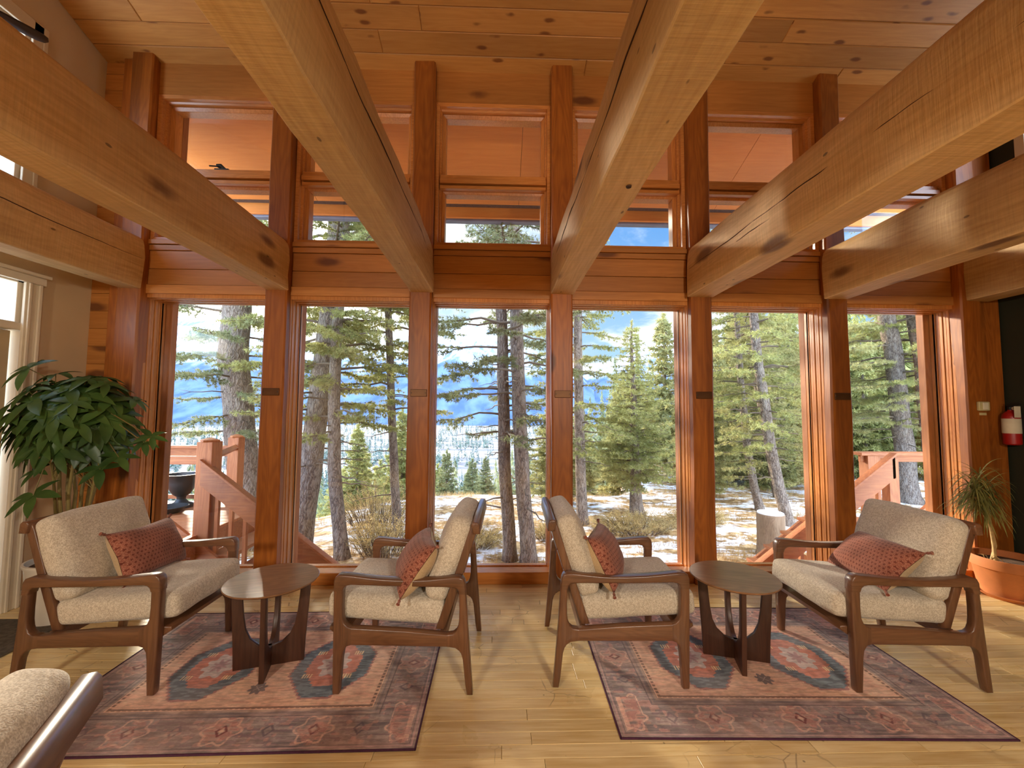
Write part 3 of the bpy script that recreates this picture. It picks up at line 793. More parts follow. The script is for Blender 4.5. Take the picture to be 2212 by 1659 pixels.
CW = 0.2964
def make_armchair():
    t = thing('armchair', label='armchair', cat='armchair', group='walnut lounge armchairs with oatmeal cushions')
    arm = [(.365, .51), (.364, .56), (.356, .581), (.340, .592), (.30, .591), (.262, .587), (.20, .580), (.139, .574), (.04, .569), (-.05, .568), (-.11, .571), (-.162, .576), (-.24, .584), (-.272, .584), (-.294, .577), (-.305, .555), (-.309, .50),
           (-.274, .50), (-.268, .522), (-.255, .532), (-.2, .534), (-.087, .5345), (.05, .536), (.2, .540), (.279, .542), (.300, .537), (.312, .527), (.318, .51)]
    fleg = [(.365, .51), (.362, .30), (.357, .016), (.354, .004), (.324, .004), (.319, .08), (.314, .172), (.308, .212), (.293, .235), (.27, .243), (.27, .329), (.29, .335), (.306, .35), (.316, .375), (.319, .43), (.318, .51)]
    rail = [(.27, .243), (.27, .329), (0, .316), (-.215, .298), (-.215, .2375), (0, .240)]
    rleg = [(-.309, .50), (-.315, .42), (-.322, .32), (-.338, .138), (-.350, .004), (-.321, .004), (-.311, .057), (-.298, .175), (-.289, .203), (-.278, .218), (-.258, .232), (-.215, .2375), (-.215, .298), (-.245, .302), (-.262, .315), (-.271, .335), (-.276, .366), (-.277, .42), (-.274, .50)]
    for s in (-1, 1):
        for nm, poly, cuts, th, mat in (('armrest', arm, (16, 27), .027, M_WALNUTY), ('leg', fleg, (9, 15), .022, M_WALNUT), ('side_rail', rail, (0, 3), .022, M_WALNUTY), ('leg', rleg, (11, 18), .022, M_WALNUT)):
            mb = MB(); mb.extr(poly, s * CW - th, s * CW + th, .007, cuts); mb.build(nm, mat, t, angle=50)
        bp = [(-.150, .303), (-.195, .300), (-.268, .514), (-.362, .812), (-.350, .836), (-.330, .836), (-.318, .806), (-.235, .55)]
        mb = MB(); mb.extr(bp, s * .257 - .016, s * .257 + .016, .005); mb.build('back_post', M_WALNUT, t, angle=50)
    tr = [(-.376, .790), (-.372, .838), (-.362, .850), (-.338, .850), (-.328, .838), (-.340, .790)]
    mb = MB(); mb.extr(tr, -.292, .292, .006); mb.build('top_rail', M_WALNUTX, t, angle=50)
    for z in (.70, .60, .50):
        f = -.262 - (z - .514) * .325
        mb = MB(); mb.extr([(f - .004, z - .02), (f + .010, z - .024), (f + .022, z + .018), (f + .010, z + .024)], -.25, .25, .004); mb.build('back_slat', M_WALNUTX, t, angle=50)
    mb = MB(); mb.extr([(.285, .258), (.340, .258), (.398, .298), (.396, .316), (.285, .318)], -.275, .275, .005); mb.build('front_rail', M_WALNUTX, t, angle=50)
    mb = MB(); mb.extr([(-.205, .246), (-.175, .246), (-.175, .298), (-.205, .298)], -.275, .275, .005); mb.build('rear_rail', M_WALNUTX, t, angle=50)
    a = math.radians(3.6)
    cushion('seat_cushion', M_BOUCLE, t, Matrix.Translation((0, .110, .397)) @ Matrix.Rotation(a, 4, 'X'), .545, .615, .130, .034, .016, 1)
    b = math.radians(19)
    cushion('back_cushion', M_BOUCLE, t, Matrix.Translation((0, -.212, .652)) @ Matrix.Rotation(b, 4, 'X') @ Matrix.Rotation(PI / 2, 4, 'X'), .565, .445, .126, .045, .026, 5, .008)
    return t
CH = [((-2.0723, 2.4992), -1.5643, 'walnut armchair by the cream wall, seat facing right, its back to the potted leafy plant'),
      ((-.4654, 2.485), 1.5431, 'walnut armchair on the right edge of the left rug, seat facing left'),
      ((.6497, 2.5125), -1.6078, 'walnut armchair on the left edge of the right rug, seat facing right'),
      ((2.2031, 2.448), 1.5501, 'walnut armchair in front of the terracotta pot, seat facing left'),
      ((-1.10, .57), 2.02, 'walnut armchair cut off by the bottom left corner, only cushion and back rail in view')]
proto = make_armchair()
chairs = []
for i, ((x, y), a, lab) in enumerate(CH):
    o = proto if i == 0 else dup(proto, (x, y, .005), a, lab)
    if i == 0: o.location = (x, y, .005); o.rotation_euler = (0, 0, a); o['label'] = lab
    if i == 4:      # its loose back cushion sits higher and tight against the slats
        for c_ in o.children:
            if c_.name.startswith('back_cushion'): c_.location = (.0, -.004, .036)
    chairs.append(Matrix.Translation((x, y, .005)) @ Matrix.Rotation(a, 4, 'Z'))

# lumbar pillows lean on the back cushions: printed front, plain linen back
def make_pillow(W=.49, Hh=.30, T=.17):
    t = thing('lumbar_pillow', label='p', cat='pillow', group='rust printed lumbar pillows')
    n, mrow = 28, 18
    for side, nm, mat in ((1, 'front_cover', M_PILLOW), (-1, 'back_cover', M_LINEN)):
        vs_, fs = [], []
        for j in range(mrow + 1):
            for i in range(n + 1):
                a, b = 2 * i / n - 1, 2 * j / mrow - 1
                e = max(0.0, (1 - a * a)) ** .42 * max(0.0, (1 - b * b)) ** .42
                sx = 1 - .055 * (1 - a * a) * 0 - .07 * (1 - abs(b)) ** 1.0 * abs(a) ** 4
                sz = 1 - .10 * (1 - abs(a)) ** 1.0 * abs(b) ** 4
                p = Vector((a * W / 2 * sx, side * (T / 2 * e + .001), b * Hh / 2 * sz))
                if e > 0: p.y += side * e * (.007 * mnoise.noise(Vector((p.x * 9, side, p.z * 12))) + .003 * mnoise.noise(Vector((p.x * 26, 3 + side, p.z * 30))))
                vs_.append(p)
        for j in range(mrow):
            for i in range(n):
                q = (j * (n + 1) + i, j * (n + 1) + i + 1, (j + 1) * (n + 1) + i + 1, (j + 1) * (n + 1) + i)
                fs.append(q if side < 0 else q[::-1])
        mb = MB(); mb.add(vs_, fs)
        mb.build(nm, mat, t, angle=80)
    pp = [Vector((W / 2 * a, 0, Hh / 2 * b)) for a, b in ((-1, -1), (0, -.90), (1, -1), (.93, 0), (1, 1), (0, .90), (-1, 1), (-.93, 0), (-1, -1))]
    for s1 in (-1, 1):
        for s2 in (-1, 1):
            mb = MB(); c = Vector((s1 * W / 2, 0, s2 * Hh / 2)); d_ = Vector((s1, 0, s2 * .5)).normalized()
            mb.tube([c - d_ * .008, c + d_ * .004, c + d_ * .012, c + d_ * .026], [.004, .008, .006, .010], 7); mb.build('corner_tassel', M_PILLOW, t)
    return t
PL = [(0, (-.10, -.035, .590), 26, -4, 6, 'rust printed pillow on the armchair by the cream wall'),
      (1, (-.09, -.005, .590), 36, 4, 12, 'rust printed pillow bulging on the armchair that faces left, left rug'),
      (2, (.06, -.020, .595), 28, -5, -16, 'rust printed pillow in the armchair that faces right, right rug'),
      (3, (-.02, -.010, .575), 46, 4, -10, 'rust printed pillow lying slanted on the armchair before the terracotta pot')]
pproto = make_pillow()
for k, (ci, loc, lean, roll, yaw, lab) in enumerate(PL):
    o = pproto if k == 0 else dup(pproto, (0, 0, 0), 0, lab)
    o['label'] = lab
    M = chairs[ci] @ Matrix.Translation(loc) @ Matrix.Rotation(math.radians(yaw), 4, 'Z') @ Matrix.Rotation(math.radians(lean), 4, 'X') @ Matrix.Rotation(math.radians(roll), 4, 'Y')
    o.location = M.translation; o.rotation_euler = M.to_euler()

# ------------------------------------------------------------------ side tables
def make_table():
    t = thing('side_table', label='t', cat='table', group='round walnut side tables')
    mb = MB(); mb.lathe([(.10, .447), (.215, .449), (.236, .457), (.2415, .463), (.2415, .467), (.239, .469), (.0005, .469)], 96); mb.build('tabletop', M_TABLETOP, t, angle=30)
    # two U-shaped panels crossing at the centre
    def U():
        o = [(-.176, .0), (-.181, .12), (-.192, .30), (-.200, .4475), (-.150, .4475), (-.143, .36), (-.135, .28), (-.123, .21), (-.098, .155), (-.06, .120), (-.02, .108)]
        p = o + [(-x, z) for x, z in o[::-1]]
        return p
    for r in (0, PI / 2):
        R = Matrix.Rotation(r, 4, 'Z')
        mb = MB(); mb.extr(U(), -.0125, .0125, .003, to=lambda q, x: R @ Vector((q[0], x, q[1]))); mb.build('base_panel', M_TABLELEG, t, angle=40)
    return t
tb = make_table(); tb.location = (-1.2815, 2.4364, .006); tb.rotation_euler = (0, 0, -1.2876)
tb['label'] = 'round walnut side table on the left rug between the two armchairs facing each other'
dup(tb, (1.3927, 2.4539, .006), -1.8497, 'round walnut side table on the right rug, its dark top in shade')

# ------------------------------------------------------------------ rugs
def rug_colors(U, V, W, L, seed=0):
    rs = np.random.RandomState(7)
    def nz(fu, fv, s):
        g = np.random.RandomState(s).rand(64, 64)
        x = (U * fu) % 63; y = (V * fv) % 63
        i = x.astype(int); j = y.astype(int); a = x - i; b = y - j
        a = a * a * (3 - 2 * a); b = b * b * (3 - 2 * b)
        return (g[i, j] * (1 - a) + g[i + 1, j] * a) * (1 - b) + (g[i, j + 1] * (1 - a) + g[i + 1, j + 1] * a) * b
    c = lambda r, g, b: np.array(S(r, g, b)[:3])
    def put(C, mk, col, al=1.0):
        mk = np.clip(mk, 0, 1)[..., None] * al
        return C * (1 - mk) + col * mk
    e = np.minimum(np.minimum(U, W - U), np.minimum(V, L - V))
    C = np.ones(U.shape + (3,)) * c(166, 146, 142)
    n1 = nz(12, 46, 1); n2 = nz(34, 120, 2); n3 = nz(5, 7, 3); n4 = nz(7, 110, 21)
    C = put(C, n1 * 1.7 - .45, c(104, 88, 92), .8)
    C = put(C, n4 * 1.8 - .8, c(88, 74, 82), .6)
    C = put(C, nz(9, 140, 31) * 2 - 1.1, c(206, 176, 164), .6)
    C = put(C, n3 * 2 - .9, c(200, 160, 146), .6)
    # border rosettes
    along = np.where((V < .26) | (V > L - .26), U - W / 2, V - L / 2)
    is_b = (e > .035) & (e < .205)
    per = .405
    ph = (along / per + .5) % 1 - .5
    mx, my = ph * per, e - .122
    dia = np.abs(mx) / .030 + np.abs(my) / .038
    C = put(C, is_b * (dia < 2.6) * np.clip(n2 * 1.6 - .2, 0, 1), c(206, 140, 120), .7)
    C = put(C, is_b * ((dia > .55) & (dia < .95)), c(112, 44, 48), .85)
    C = put(C, is_b * (dia < .35), c(226, 186, 164), .8)
    pet = np.abs(np.hypot(mx, my) - .075 - .012 * np.cos(6 * np.arctan2(my, mx)))
    C = put(C, is_b * (pet < .006), c(224, 178, 160), .75)
    ph2 = ((along / per) % 1 - .5) * per
    d2 = np.abs(ph2) / .03 + np.abs(my) / .04
    C = put(C, is_b * ((d2 > .6) & (d2 < 1.0)), c(96, 78, 92), .7)
    C = put(C, is_b * (n2 > .62), c(104, 70, 84), .45)
    C = put(C, is_b * (nz(40, 44, 9) > .70), c(214, 152, 136), .35)
    # guard stripes
    for a, b, col, al in ((.016, .022, c(196, 150, 148), .7), (.028, .032, c(92, 62, 76), .7), (.205, .210, c(92, 70, 78), .7), (.216, .219, c(196, 150, 136), .6), (.226, .231, c(96, 72, 78), .6), (.240, .244, c(214, 170, 140), .6)):
        C = put(C, ((e > a) & (e < b)) * 1.0, col, al)
    C = put(C, ((e > .205) & (e < .245)) * n1, c(112, 90, 92), .5)
    # field
    fld = np.clip((e - .248) / .004, 0, 1)
    F = np.ones(U.shape + (3,)) * c(224, 178, 154)
    F = put(F, n3 * 1.6 - .5, c(222, 172, 142), .8)
    F = put(F, n1 * 1.6 - .6, c(196, 134, 116), .7)
    F = put(F, n4 * 1.6 - .8, c(232, 196, 174), .5)
    dash = ((e > .255) & (e < .270)) & ((((U if False else along) / .026) % 1) < .62)
    F = put(F, dash * 1.0, c(86, 56, 52), .75)
    for cx in (W / 2 - .315, W / 2 + .315):
        x = np.abs(U - cx); y = np.abs(V - L / 2)
        ser = .010 * (np.abs(((V - U * .2) / .028) % 1 - .5) * 2)
        x2 = x + ser; y2 = y + .6 * ser
        d = np.maximum(np.maximum(x2 / .215, y2 / .285), (x2 / .215 + y2 / .285) / 1.36)
        F = put(F, (d < 1.0) * 1.0, c(158, 96, 98), .8)
        F = put(F, (d < .955) * 1.0, c(92, 104, 116), .92)
        F = put(F, ((d < .955) & (n2 > .55)) * 1.0, c(122, 132, 136), .6)
        F = put(F, (d < .66) * 1.0, c(190, 122, 106), 1)
        F = put(F, ((d < .66) & (n1 > .6)) * 1.0, c(196, 118, 96), .7)
        lob = np.hypot(x / .075, y / .105) + .16 * np.cos(8 * np.arctan2(V - L / 2, U - cx))
        F = put(F, (lob < 1) * 1.0, c(196, 176, 170), .9)
        F = put(F, (lob < .45) * 1.0, c(170, 120, 122), .7)
        for sx, sy in ((1, .35), (-1, .35), (1, -.35), (-1, -.35)):
            a = U - cx - sx * .105; b = V - L / 2 - sy * .30
            F = put(F, ((np.abs(a) < .026) & (np.abs(b) < .018) & (((a / .013) % 1) < .5)) * 1.0, c(236, 204, 160), .9)
    for sv in (-1, 1):
        a = U - W / 2; b = V - L / 2 - sv * .195
        rr = np.hypot(a, b) + .008 * np.cos(8 * np.arctan2(b, a))
        F = put(F, (rr < .040) * 1.0, c(80, 74, 84), .85)
        F = put(F, ((np.abs(np.abs(a) - np.abs(b)) < .004) & (rr < .03)) * 1.0, c(190, 160, 150), .7)
    C = C * (1 - fld[..., None]) + F * fld[..., None]
    # woven slub and age
    C = C * (0.76 + .48 * n2)[..., None] * (0.90 + .2 * nz(60, 17, 5))[..., None]
    C = put(C, nz(3.1, 5.3, 11) * 1.8 - 1.0, c(176, 150, 140), .35)
    return np.clip(C * 1.12, 0, .9)
def rug_mat():
    mt, nt, b = material('faded_flatwoven_rug')
    at = nt.n.new('ShaderNodeAttribute'); at.attribute_name = 'Col'
    tc = nt.n.new('ShaderNodeTexCoord').outputs['Object']
    w = nt.noise(nt.map(tc, (60, 420, 1)), 1.0, 3, 0.7)
    col = nt.vmath('SCALE', at.outputs['Color'], nt.ramp(w, 0.3, 0.7, 0.84, 1.12))
    nt.set(b, 'Base Color', col); b.inputs['Roughness'].default_value = 0.9; b.inputs['Specular IOR Level'].default_value = 0.15
    b.inputs['Sheen Weight'].default_value = 0.15
    nt.set(b, 'Normal', nt.bump(w, 0.35, 0.002))
    return mt
M_RUG = rug_mat()
M_BIND = plain('plum_rug_binding', S(74, 34, 58), 0.9, vary=0.15, scale=60)
RW, RL = 1.7576, 1.1956
def make_rug():
    t = thing('area_rug', label='r', cat='rug', group='faded salmon and plum area rugs')
    nu, nv = 600, 408
    u = np.linspace(0, RW, nu + 1); v = np.linspace(0, RL, nv + 1)
    U, V = np.meshgrid(u, v, indexing='ij')
    Z = .0062 + .0012 * np.sin(U * 5.1 + V * 2.3) * np.sin(V * 6.7 + 1.0) * 0.6
    e = np.minimum(np.minimum(U, RW - U), np.minimum(V, RL - V))
    Z = np.where(e < 1e-6, .001, Z)
    P = np.stack([U, V, Z], -1).reshape(-1, 3)
    I = np.arange((nu + 1) * (nv + 1)).reshape(nu + 1, nv + 1)
    Q = np.stack([I[:-1, :-1], I[1:, :-1], I[1:, 1:], I[:-1, 1:]], -1).reshape(-1)
    me = fast_mesh('rug_pile', P, Q, 4)
    C = rug_colors(U, V, RW, RL).reshape(-1, 3)
    at = me.color_attributes.new('Col', 'FLOAT_COLOR', 'POINT')
    at.data.foreach_set('color', np.concatenate([C, np.ones((len(C), 1))], 1).astype(np.float32).ravel())
    link('rug_pile', me, M_RUG, t, smooth=False)
    mb = MB()
    w, h, o = .009, .0085, .004
    mb.box(-o, RW + o, -o, -o + w, 0, h); mb.box(-o, RW + o, RL + o - w, RL + o, 0, h); mb.box(-o, -o + w, -o, RL + o, 0, h); mb.box(RW + o - w, RW + o, -o, RL + o, 0, h)
    mb.build('binding', M_BIND, t, bevel=.003)
    return t
rg = make_rug(); rg.location = (-2.1043, 1.8253, .0005); rg.rotation_euler = (0, 0, .0094)
rg['label'] = 'faded plum and salmon rug under the left pair of armchairs'
dup(rg, (.5462, 1.8821, .0005), -.0259, 'faded plum and salmon rug under the right pair of armchairs')

# ------------------------------------------------------------------ house plants
def leaf_strip(mb, p, d_, nrm, L, W, droop, fold=.25, n=6):
    """one leaflet: pointed oval with a fold along its midrib, curving down"""
    d_ = d_.normalized(); side = d_.cross(nrm).normalized(); nn = side.cross(d_)
    rows = []
    pos = Vector(p); dirv = d_.copy()
    for i in range(n + 1):
        t = i / n
        w = W * .5 * math.sin(PI * min(1, t * .96 + .03)) ** .8 * (1.15 - .35 * t)
        rows.append([pos + side * w + nn * w * fold, pos, pos - side * w + nn * w * fold])
        dirv = (dirv + Vector((0, 0, -droop / n))).normalized()
        pos = pos + dirv * (L / n)
    vs_ = [q for r in rows for q in r]; fs = []
    for i in range(n):
        for k in (0, 1):
            fs.append((i * 3 + k, i * 3 + k + 1, (i + 1) * 3 + k + 1, (i + 1) * 3 + k))
    mb.add(vs_, fs)

def money_tree():
    t = thing('money_tree', (-2.99, 3.0, 0), label='bushy dark green potted plant with palm-shaped leaves in the corner by the cream wall', cat='plant')
    r = random.Random(12)
    mb = MB(); mb.lathe([(.001, .001), (.14, .001), (.155, .012), (.18, .20), (.195, .37), (.205, .385), (.205, .40), (.192, .402), (.186, .37), (.17, .36), (.001, .36)], 48); pot = mb.build('pot', M_CERAMIC, t)
    so = MB(); so.lathe([(.001, .355), (.178, .355), (.178, .368), (.001, .372)], 32); so.build('soil', M_SOIL, pot)
    st = MB(); lf = MB()
    stems = []
    for k in range(9):
        a = 2 * PI * k / 9 + r.random(); b = r.uniform(.01, .05)
        base = Vector((.03 + math.cos(a) * b, math.sin(a) * b, .36)); top = Vector((math.cos(a) * r.uniform(.08, .24), math.sin(a) * r.uniform(.06, .16), r.uniform(1.0, 1.45)))
        mid = base.lerp(top, .5) + Vector((r.uniform(-.03, .03), r.uniform(-.03, .03), 0))
        st.tube([base, mid, top], [.014, .010, .006], 8); stems.append((base, mid, top))
    def palm(c, out, L, n):
        out = out.normalized()
        nrm = (Vector((0, 0, 1)) * .55 + out * .8 + Vector((0, -1, 0)) * .25).normalized()
        e1 = nrm.cross(Vector((0.2, 0.1, 1))).normalized(); e2 = nrm.cross(e1)
        a0 = r.random() * 6.28
        for k in range(n):
            w = a0 + 2 * PI * k / (n + .6)
            d_ = e1 * math.cos(w) + e2 * math.sin(w) + nrm * .12
            l_ = L * r.uniform(.8, 1.1)
            leaf_strip(lf, c, d_, nrm, l_, l_ * .36, r.uniform(.5, 1.1))
    cx, rad = Vector((.02, -.02, 1.36)), Vector((.36, .28, .36))
    N = 96
    for k in range(N):
        z_ = 1 - 2 * (k + .5) / N; a = k * 2.39996; rr = math.sqrt(1 - z_ * z_)
        o = Vector((rr * math.cos(a), rr * math.sin(a), z_))
        if o.z < -.72 and r.random() < .6: continue
        q = r.uniform(.62, .98)
        c = cx + Vector((o.x * rad.x, o.y * rad.y, o.z * rad.z)) * q
        c.y = min(c.y, .26); c.x = max(c.x, -.37)
        b0 = stems[k % 9][2].lerp(stems[k % 9][1], r.random() * .5)
        st.tube([b0, b0.lerp(c, .55) + Vector((0, 0, .05)), c], [.004, .003, .0025], 5, cap=False)
        palm(c, o + Vector((0, -.1, .15)), r.uniform(.14, .205), r.choice((5, 5, 6, 6, 7)))
    for c, L in ((Vector((.56, -.10, 1.20)), .11), (Vector((.64, -.14, 1.24)), .10), (Vector((-.16, -.08, 1.0)), .12), (Vector((-.06, -.18, .86)), .17), (Vector((-.24, -.1, 1.70)), .2), (Vector((.30, -.12, 1.02)), .15), (Vector((.40, -.1, 1.10)), .13)):
        b0 = stems[3][2]
        st.tube([b0, b0.lerp(c, .5) + Vector((0, 0, .07)), c], [.005, .004, .003], 5, cap=False)
        palm(c, Vector((c.x, -.6, .3)), L, 5)
    st.build('stems', M_STEM, t)
    lf.build('leaves', M_LEAF, t, angle=60)
money_tree()

def dragon_tree():
    t = thing('dragon_tree', (4.04, 3.22, 0), label='small dragon tree with grassy leaves in a terracotta pot by the dark green wall', cat='plant')
    r = random.Random(3)
    mb = MB(); mb.lathe([(.001, .012), (.165, .012), (.175, .02), (.215, .235), (.219, .24), (.233, .245), (.240, .318), (.236, .328), (.222, .326), (.214, .27), (.001, .268)], 64); pot = mb.build('pot', M_TERRA, t, angle=35)
    s_ = MB(); s_.lathe([(.001, .0), (.185, .0), (.205, .022), (.210, .030), (.200, .030), (.18, .012), (.001, .011)], 48); s_.build('saucer', M_TERRA, t, angle=35)
    so = MB(); so.lathe([(.001, .262), (.216, .262), (.216, .272), (.001, .282)], 32); so.build('soil', M_SOIL, pot)
    tr = MB(); heads = []
    for k, (b, m_, e) in enumerate((((-.13, -.02), (-.17, .58), (-.30, .84)), ((-.12, .0), (-.15, .62), (-.23, .92)), ((-.14, .01), (-.12, .54), (-.17, .80)))):
        pts = [Vector((b[0], b[1], .27)), Vector((m_[0] + .02, b[1] - .01, .42)), Vector((m_[0], b[1] - .01, m_[1])), Vector((e[0], b[1] - .02, e[1]))]
        tr.tube(pts, [.012, .0105, .0095, .008], 9); heads.append(pts[-1])
    tr.build('trunk', M_CANE, t)
    rt_ = MB()
    for k in range(6):
        a = r.uniform(2.2, 4.2); p = Vector((-.12 + r.uniform(-.03, .03), r.uniform(-.1, .05), .28))
        rt_.tube([p, p + Vector((math.cos(a) * .05, -.02, .06)), p + Vector((math.cos(a) * .11, -.03, r.uniform(.03, .10)))], [.003, .002, .001], 5)
    rt_.build('dry_twigs', M_CANE, t)
    lf = MB()
    for h in heads:
        for k in range(110):
            a = r.random() * 2 * PI; el = r.uniform(-.5, 1.35)
            d_ = Vector((math.cos(a) * math.cos(el), math.sin(a) * math.cos(el), math.sin(el)))
            p = h + Vector((0, 0, r.uniform(-.10, .12)))
            leaf_strip(lf, p, d_, (Vector((0, 0, 1)) - d_ * d_.z * .9), r.uniform(.18, .31), .010, r.uniform(1.2, 2.8), .3, 7)
    lf.build('leaves', M_DRAC, t, angle=60); t.scale = (.93, .93, .93)
dragon_tree()

# ------------------------------------------------------------------ small things on posts and walls
PLQ = ['small bronze plate on the post between the leaning-trunk window and the two-trunk window',
       'small bronze plate on the post behind the armchair whose seat faces left',
       'small bronze plate on the post behind the armchair whose seat faces right',
       'small dark bronze plate on the post behind the right side table',
       'small bronze plate on the post with dark oval knots']
for i in range(5):
    x = post_x[i + 1]
    t = thing('plaque', (x + (.003 if i else -.002), YP - .004, 1.575), 0, PLQ[i], 'plaque', 'bronze plates on the posts')
    mb = MB(); mb.box(-.068, .068, -.006, .004, -.030, .030); mb.build('plate', M_BRONZE, t, bevel=.003)
    for s in (-1, 1):
        sc_ = MB(); sc_.lathe([(.0005, 0), (.004, .0005), (.004, .002), (.0005, .003)], 10); o = sc_.build('screw', M_BLACK, t); o.location = (s * .058, -.006, 0); o.rotation_euler = (PI / 2, 0, 0)

t = thing('thermostat', (post_x[6] + .03, YP - .004, 1.50), 0, 'thermostat under a clear cover on the corner post by the dark green wall', 'thermostat')
mb = MB(); mb.box(-.05, .05, -.022, .004, -.04, .04); mb.build('cover', M_PLASTIC, t, bevel=.008)
mb = MB(); mb.box(-.022, .026, -.030, -.020, -.03, .032); mb.build('dial_box', M_PAPER, t, bevel=.004)
mb = MB(); mb.box(-.026, .034, -.004, .004, -.078, -.056); mb.build('label_plate', M_PLASTIC, t, bevel=.002)

def extinguisher():
    t = thing('fire_extinguisher', (XR - .075, 3.40, 1.17), 0, 'red fire extinguisher with white tag hanging on the dark green wall', 'fire extinguisher')
    mb = MB(); mb.lathe([(.001, 0), (.045, .002), (.056, .012), (.056, .235), (.05, .262), (.03, .285), (.018, .292), (.018, .30)], 36); mb.build('cylinder', M_RED, t)
    lb = MB(); lb.lathe([(.0566, .10), (.0572, .10), (.0572, .225), (.0566, .225)], 36); lb.build('label_band', M_PAPER, t)
    v = MB(); v.lathe([(.016, .298), (.019, .302), (.019, .325), (.012, .332), (.001, .333)], 16); v.box(-.012, .012, -.07, .02, .332, .343); v.box(-.010, .010, -.075, .015, .352, .361); v.build('valve_handle', M_BLACK, t, bevel=.002)
    tg = MB(); tg.box(-.045, .012, -.0600, -.0585, .235, .33); tg.build('paper_tag', M_PAPER, t)
    g = MB(); g.lathe([(.001, 0), (.014, 0), (.014, .010), (.001, .012)], 16); o = g.build('gauge', M_PAPER, t); o.location = (0, -.018, .312); o.rotation_euler = (PI / 2, 0, 0)
    h = MB(); h.tube([(.016, 0, .315), (.05, -.01, .32), (.066, -.012, .27), (.066, -.012, .12), (.064, -.012, .07)], [.007, .007, .007, .007, .011], 8); h.build('hose', M_BLACK, t)
    k = MB(); k.box(.05, .076, -.03, .03, .14, .26); k.build('wall_bracket', M_BLACK, t)
extinguisher()

def ceiling_fan():
    hub = Vector((-2.36, 1.29, 0)); top = zceil(hub.y)
    t = thing('ceiling_fan', (hub.x, hub.y, 3.06), 0, 'ceiling fan of which one dark blade tip shows above the upper left beam', 'fan')
    mb = MB(); mb.tube([(0, 0, .06), (0, 0, top - 3.06 + .02)], .014, 12); mb.build('down_rod', M_FAN, t)
    mb = MB(); mb.lathe([(.001, -.08), (.05, -.075), (.10, -.03), (.11, .02), (.10, .055), (.04, .075), (.001, .078)], 32); mb.build('motor', M_FAN, t)
    a0 = math.atan2(1.815 - hub.y, -2.045 - hub.x)
    for k in range(4):
        a = a0 + k * PI / 2; R = Matrix.Rotation(a, 4, 'Z')
        out = [(.14, -.028), (.22, -.036), (.55, -.043), (.585, -.040), (.605, -.026), (.612, 0), (.605, .026), (.585, .040), (.55, .043), (.22, .036), (.14, .028)]
        b = MB(); b.extr(out, .018, .026, .002, to=lambda q, x: R @ Matrix.Rotation(.12, 4, 'X') @ Vector((q[0], q[1], x))); b.build('blade', M_FAN, t)
        ir = MB(); ir.box(.08, .20, -.018, .018, .010, .019, R); ir.build('blade_iron', M_BLACK, t)
ceiling_fan()
# ------------------------------------------------------------------ outdoors: ground, mountains
def sstep(a, b, x):
    t = max(0.0, min(1.0, (x - a) / (b - a))); return t * t * (3 - 2 * t)
def zground(x, y):
    ye = 11.0 + 16.0 * sstep(3.5, 9.0, x) - 2.0 * sstep(-1.5, -5, x)
    fall = 0.42 * max(0.0, y - ye) * sstep(0, 5, y - ye)
    z = -1.02 - fall + 0.06 * mnoise.noise(Vector((x * .6, y * .6, 0))) - .25 * sstep(-2.5, -6, x) * sstep(5.5, 8, y)
    far = -46 + 2.0 * mnoise.noise(Vector((x * .006, y * .006, 3)))
    return max(z, far)
def terrain():
    ys = [3.7 + .25 * i for i in range(80)]
    while ys[-1] < 1600: ys.append(ys[-1] * 1.035)
    nx = 150
    P, Q = [], []
    for y in ys:
        half = max(26.0, y * 2.4)
        for i in range(nx + 1):
            s = 2 * i / nx - 1; x = half * (abs(s) ** 1.6) * (1 if s > 0 else -1) if y < 60 else half * s
            P.append((x, y, zground(x, y)))
    for j in range(len(ys) - 1):
        for i in range(nx):
            a = j * (nx + 1) + i
            Q += [a, a + 1, a + nx + 2, a + nx + 1]
    me = fast_mesh('ground', P, Q, 4)
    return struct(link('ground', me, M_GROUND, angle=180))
terrain()

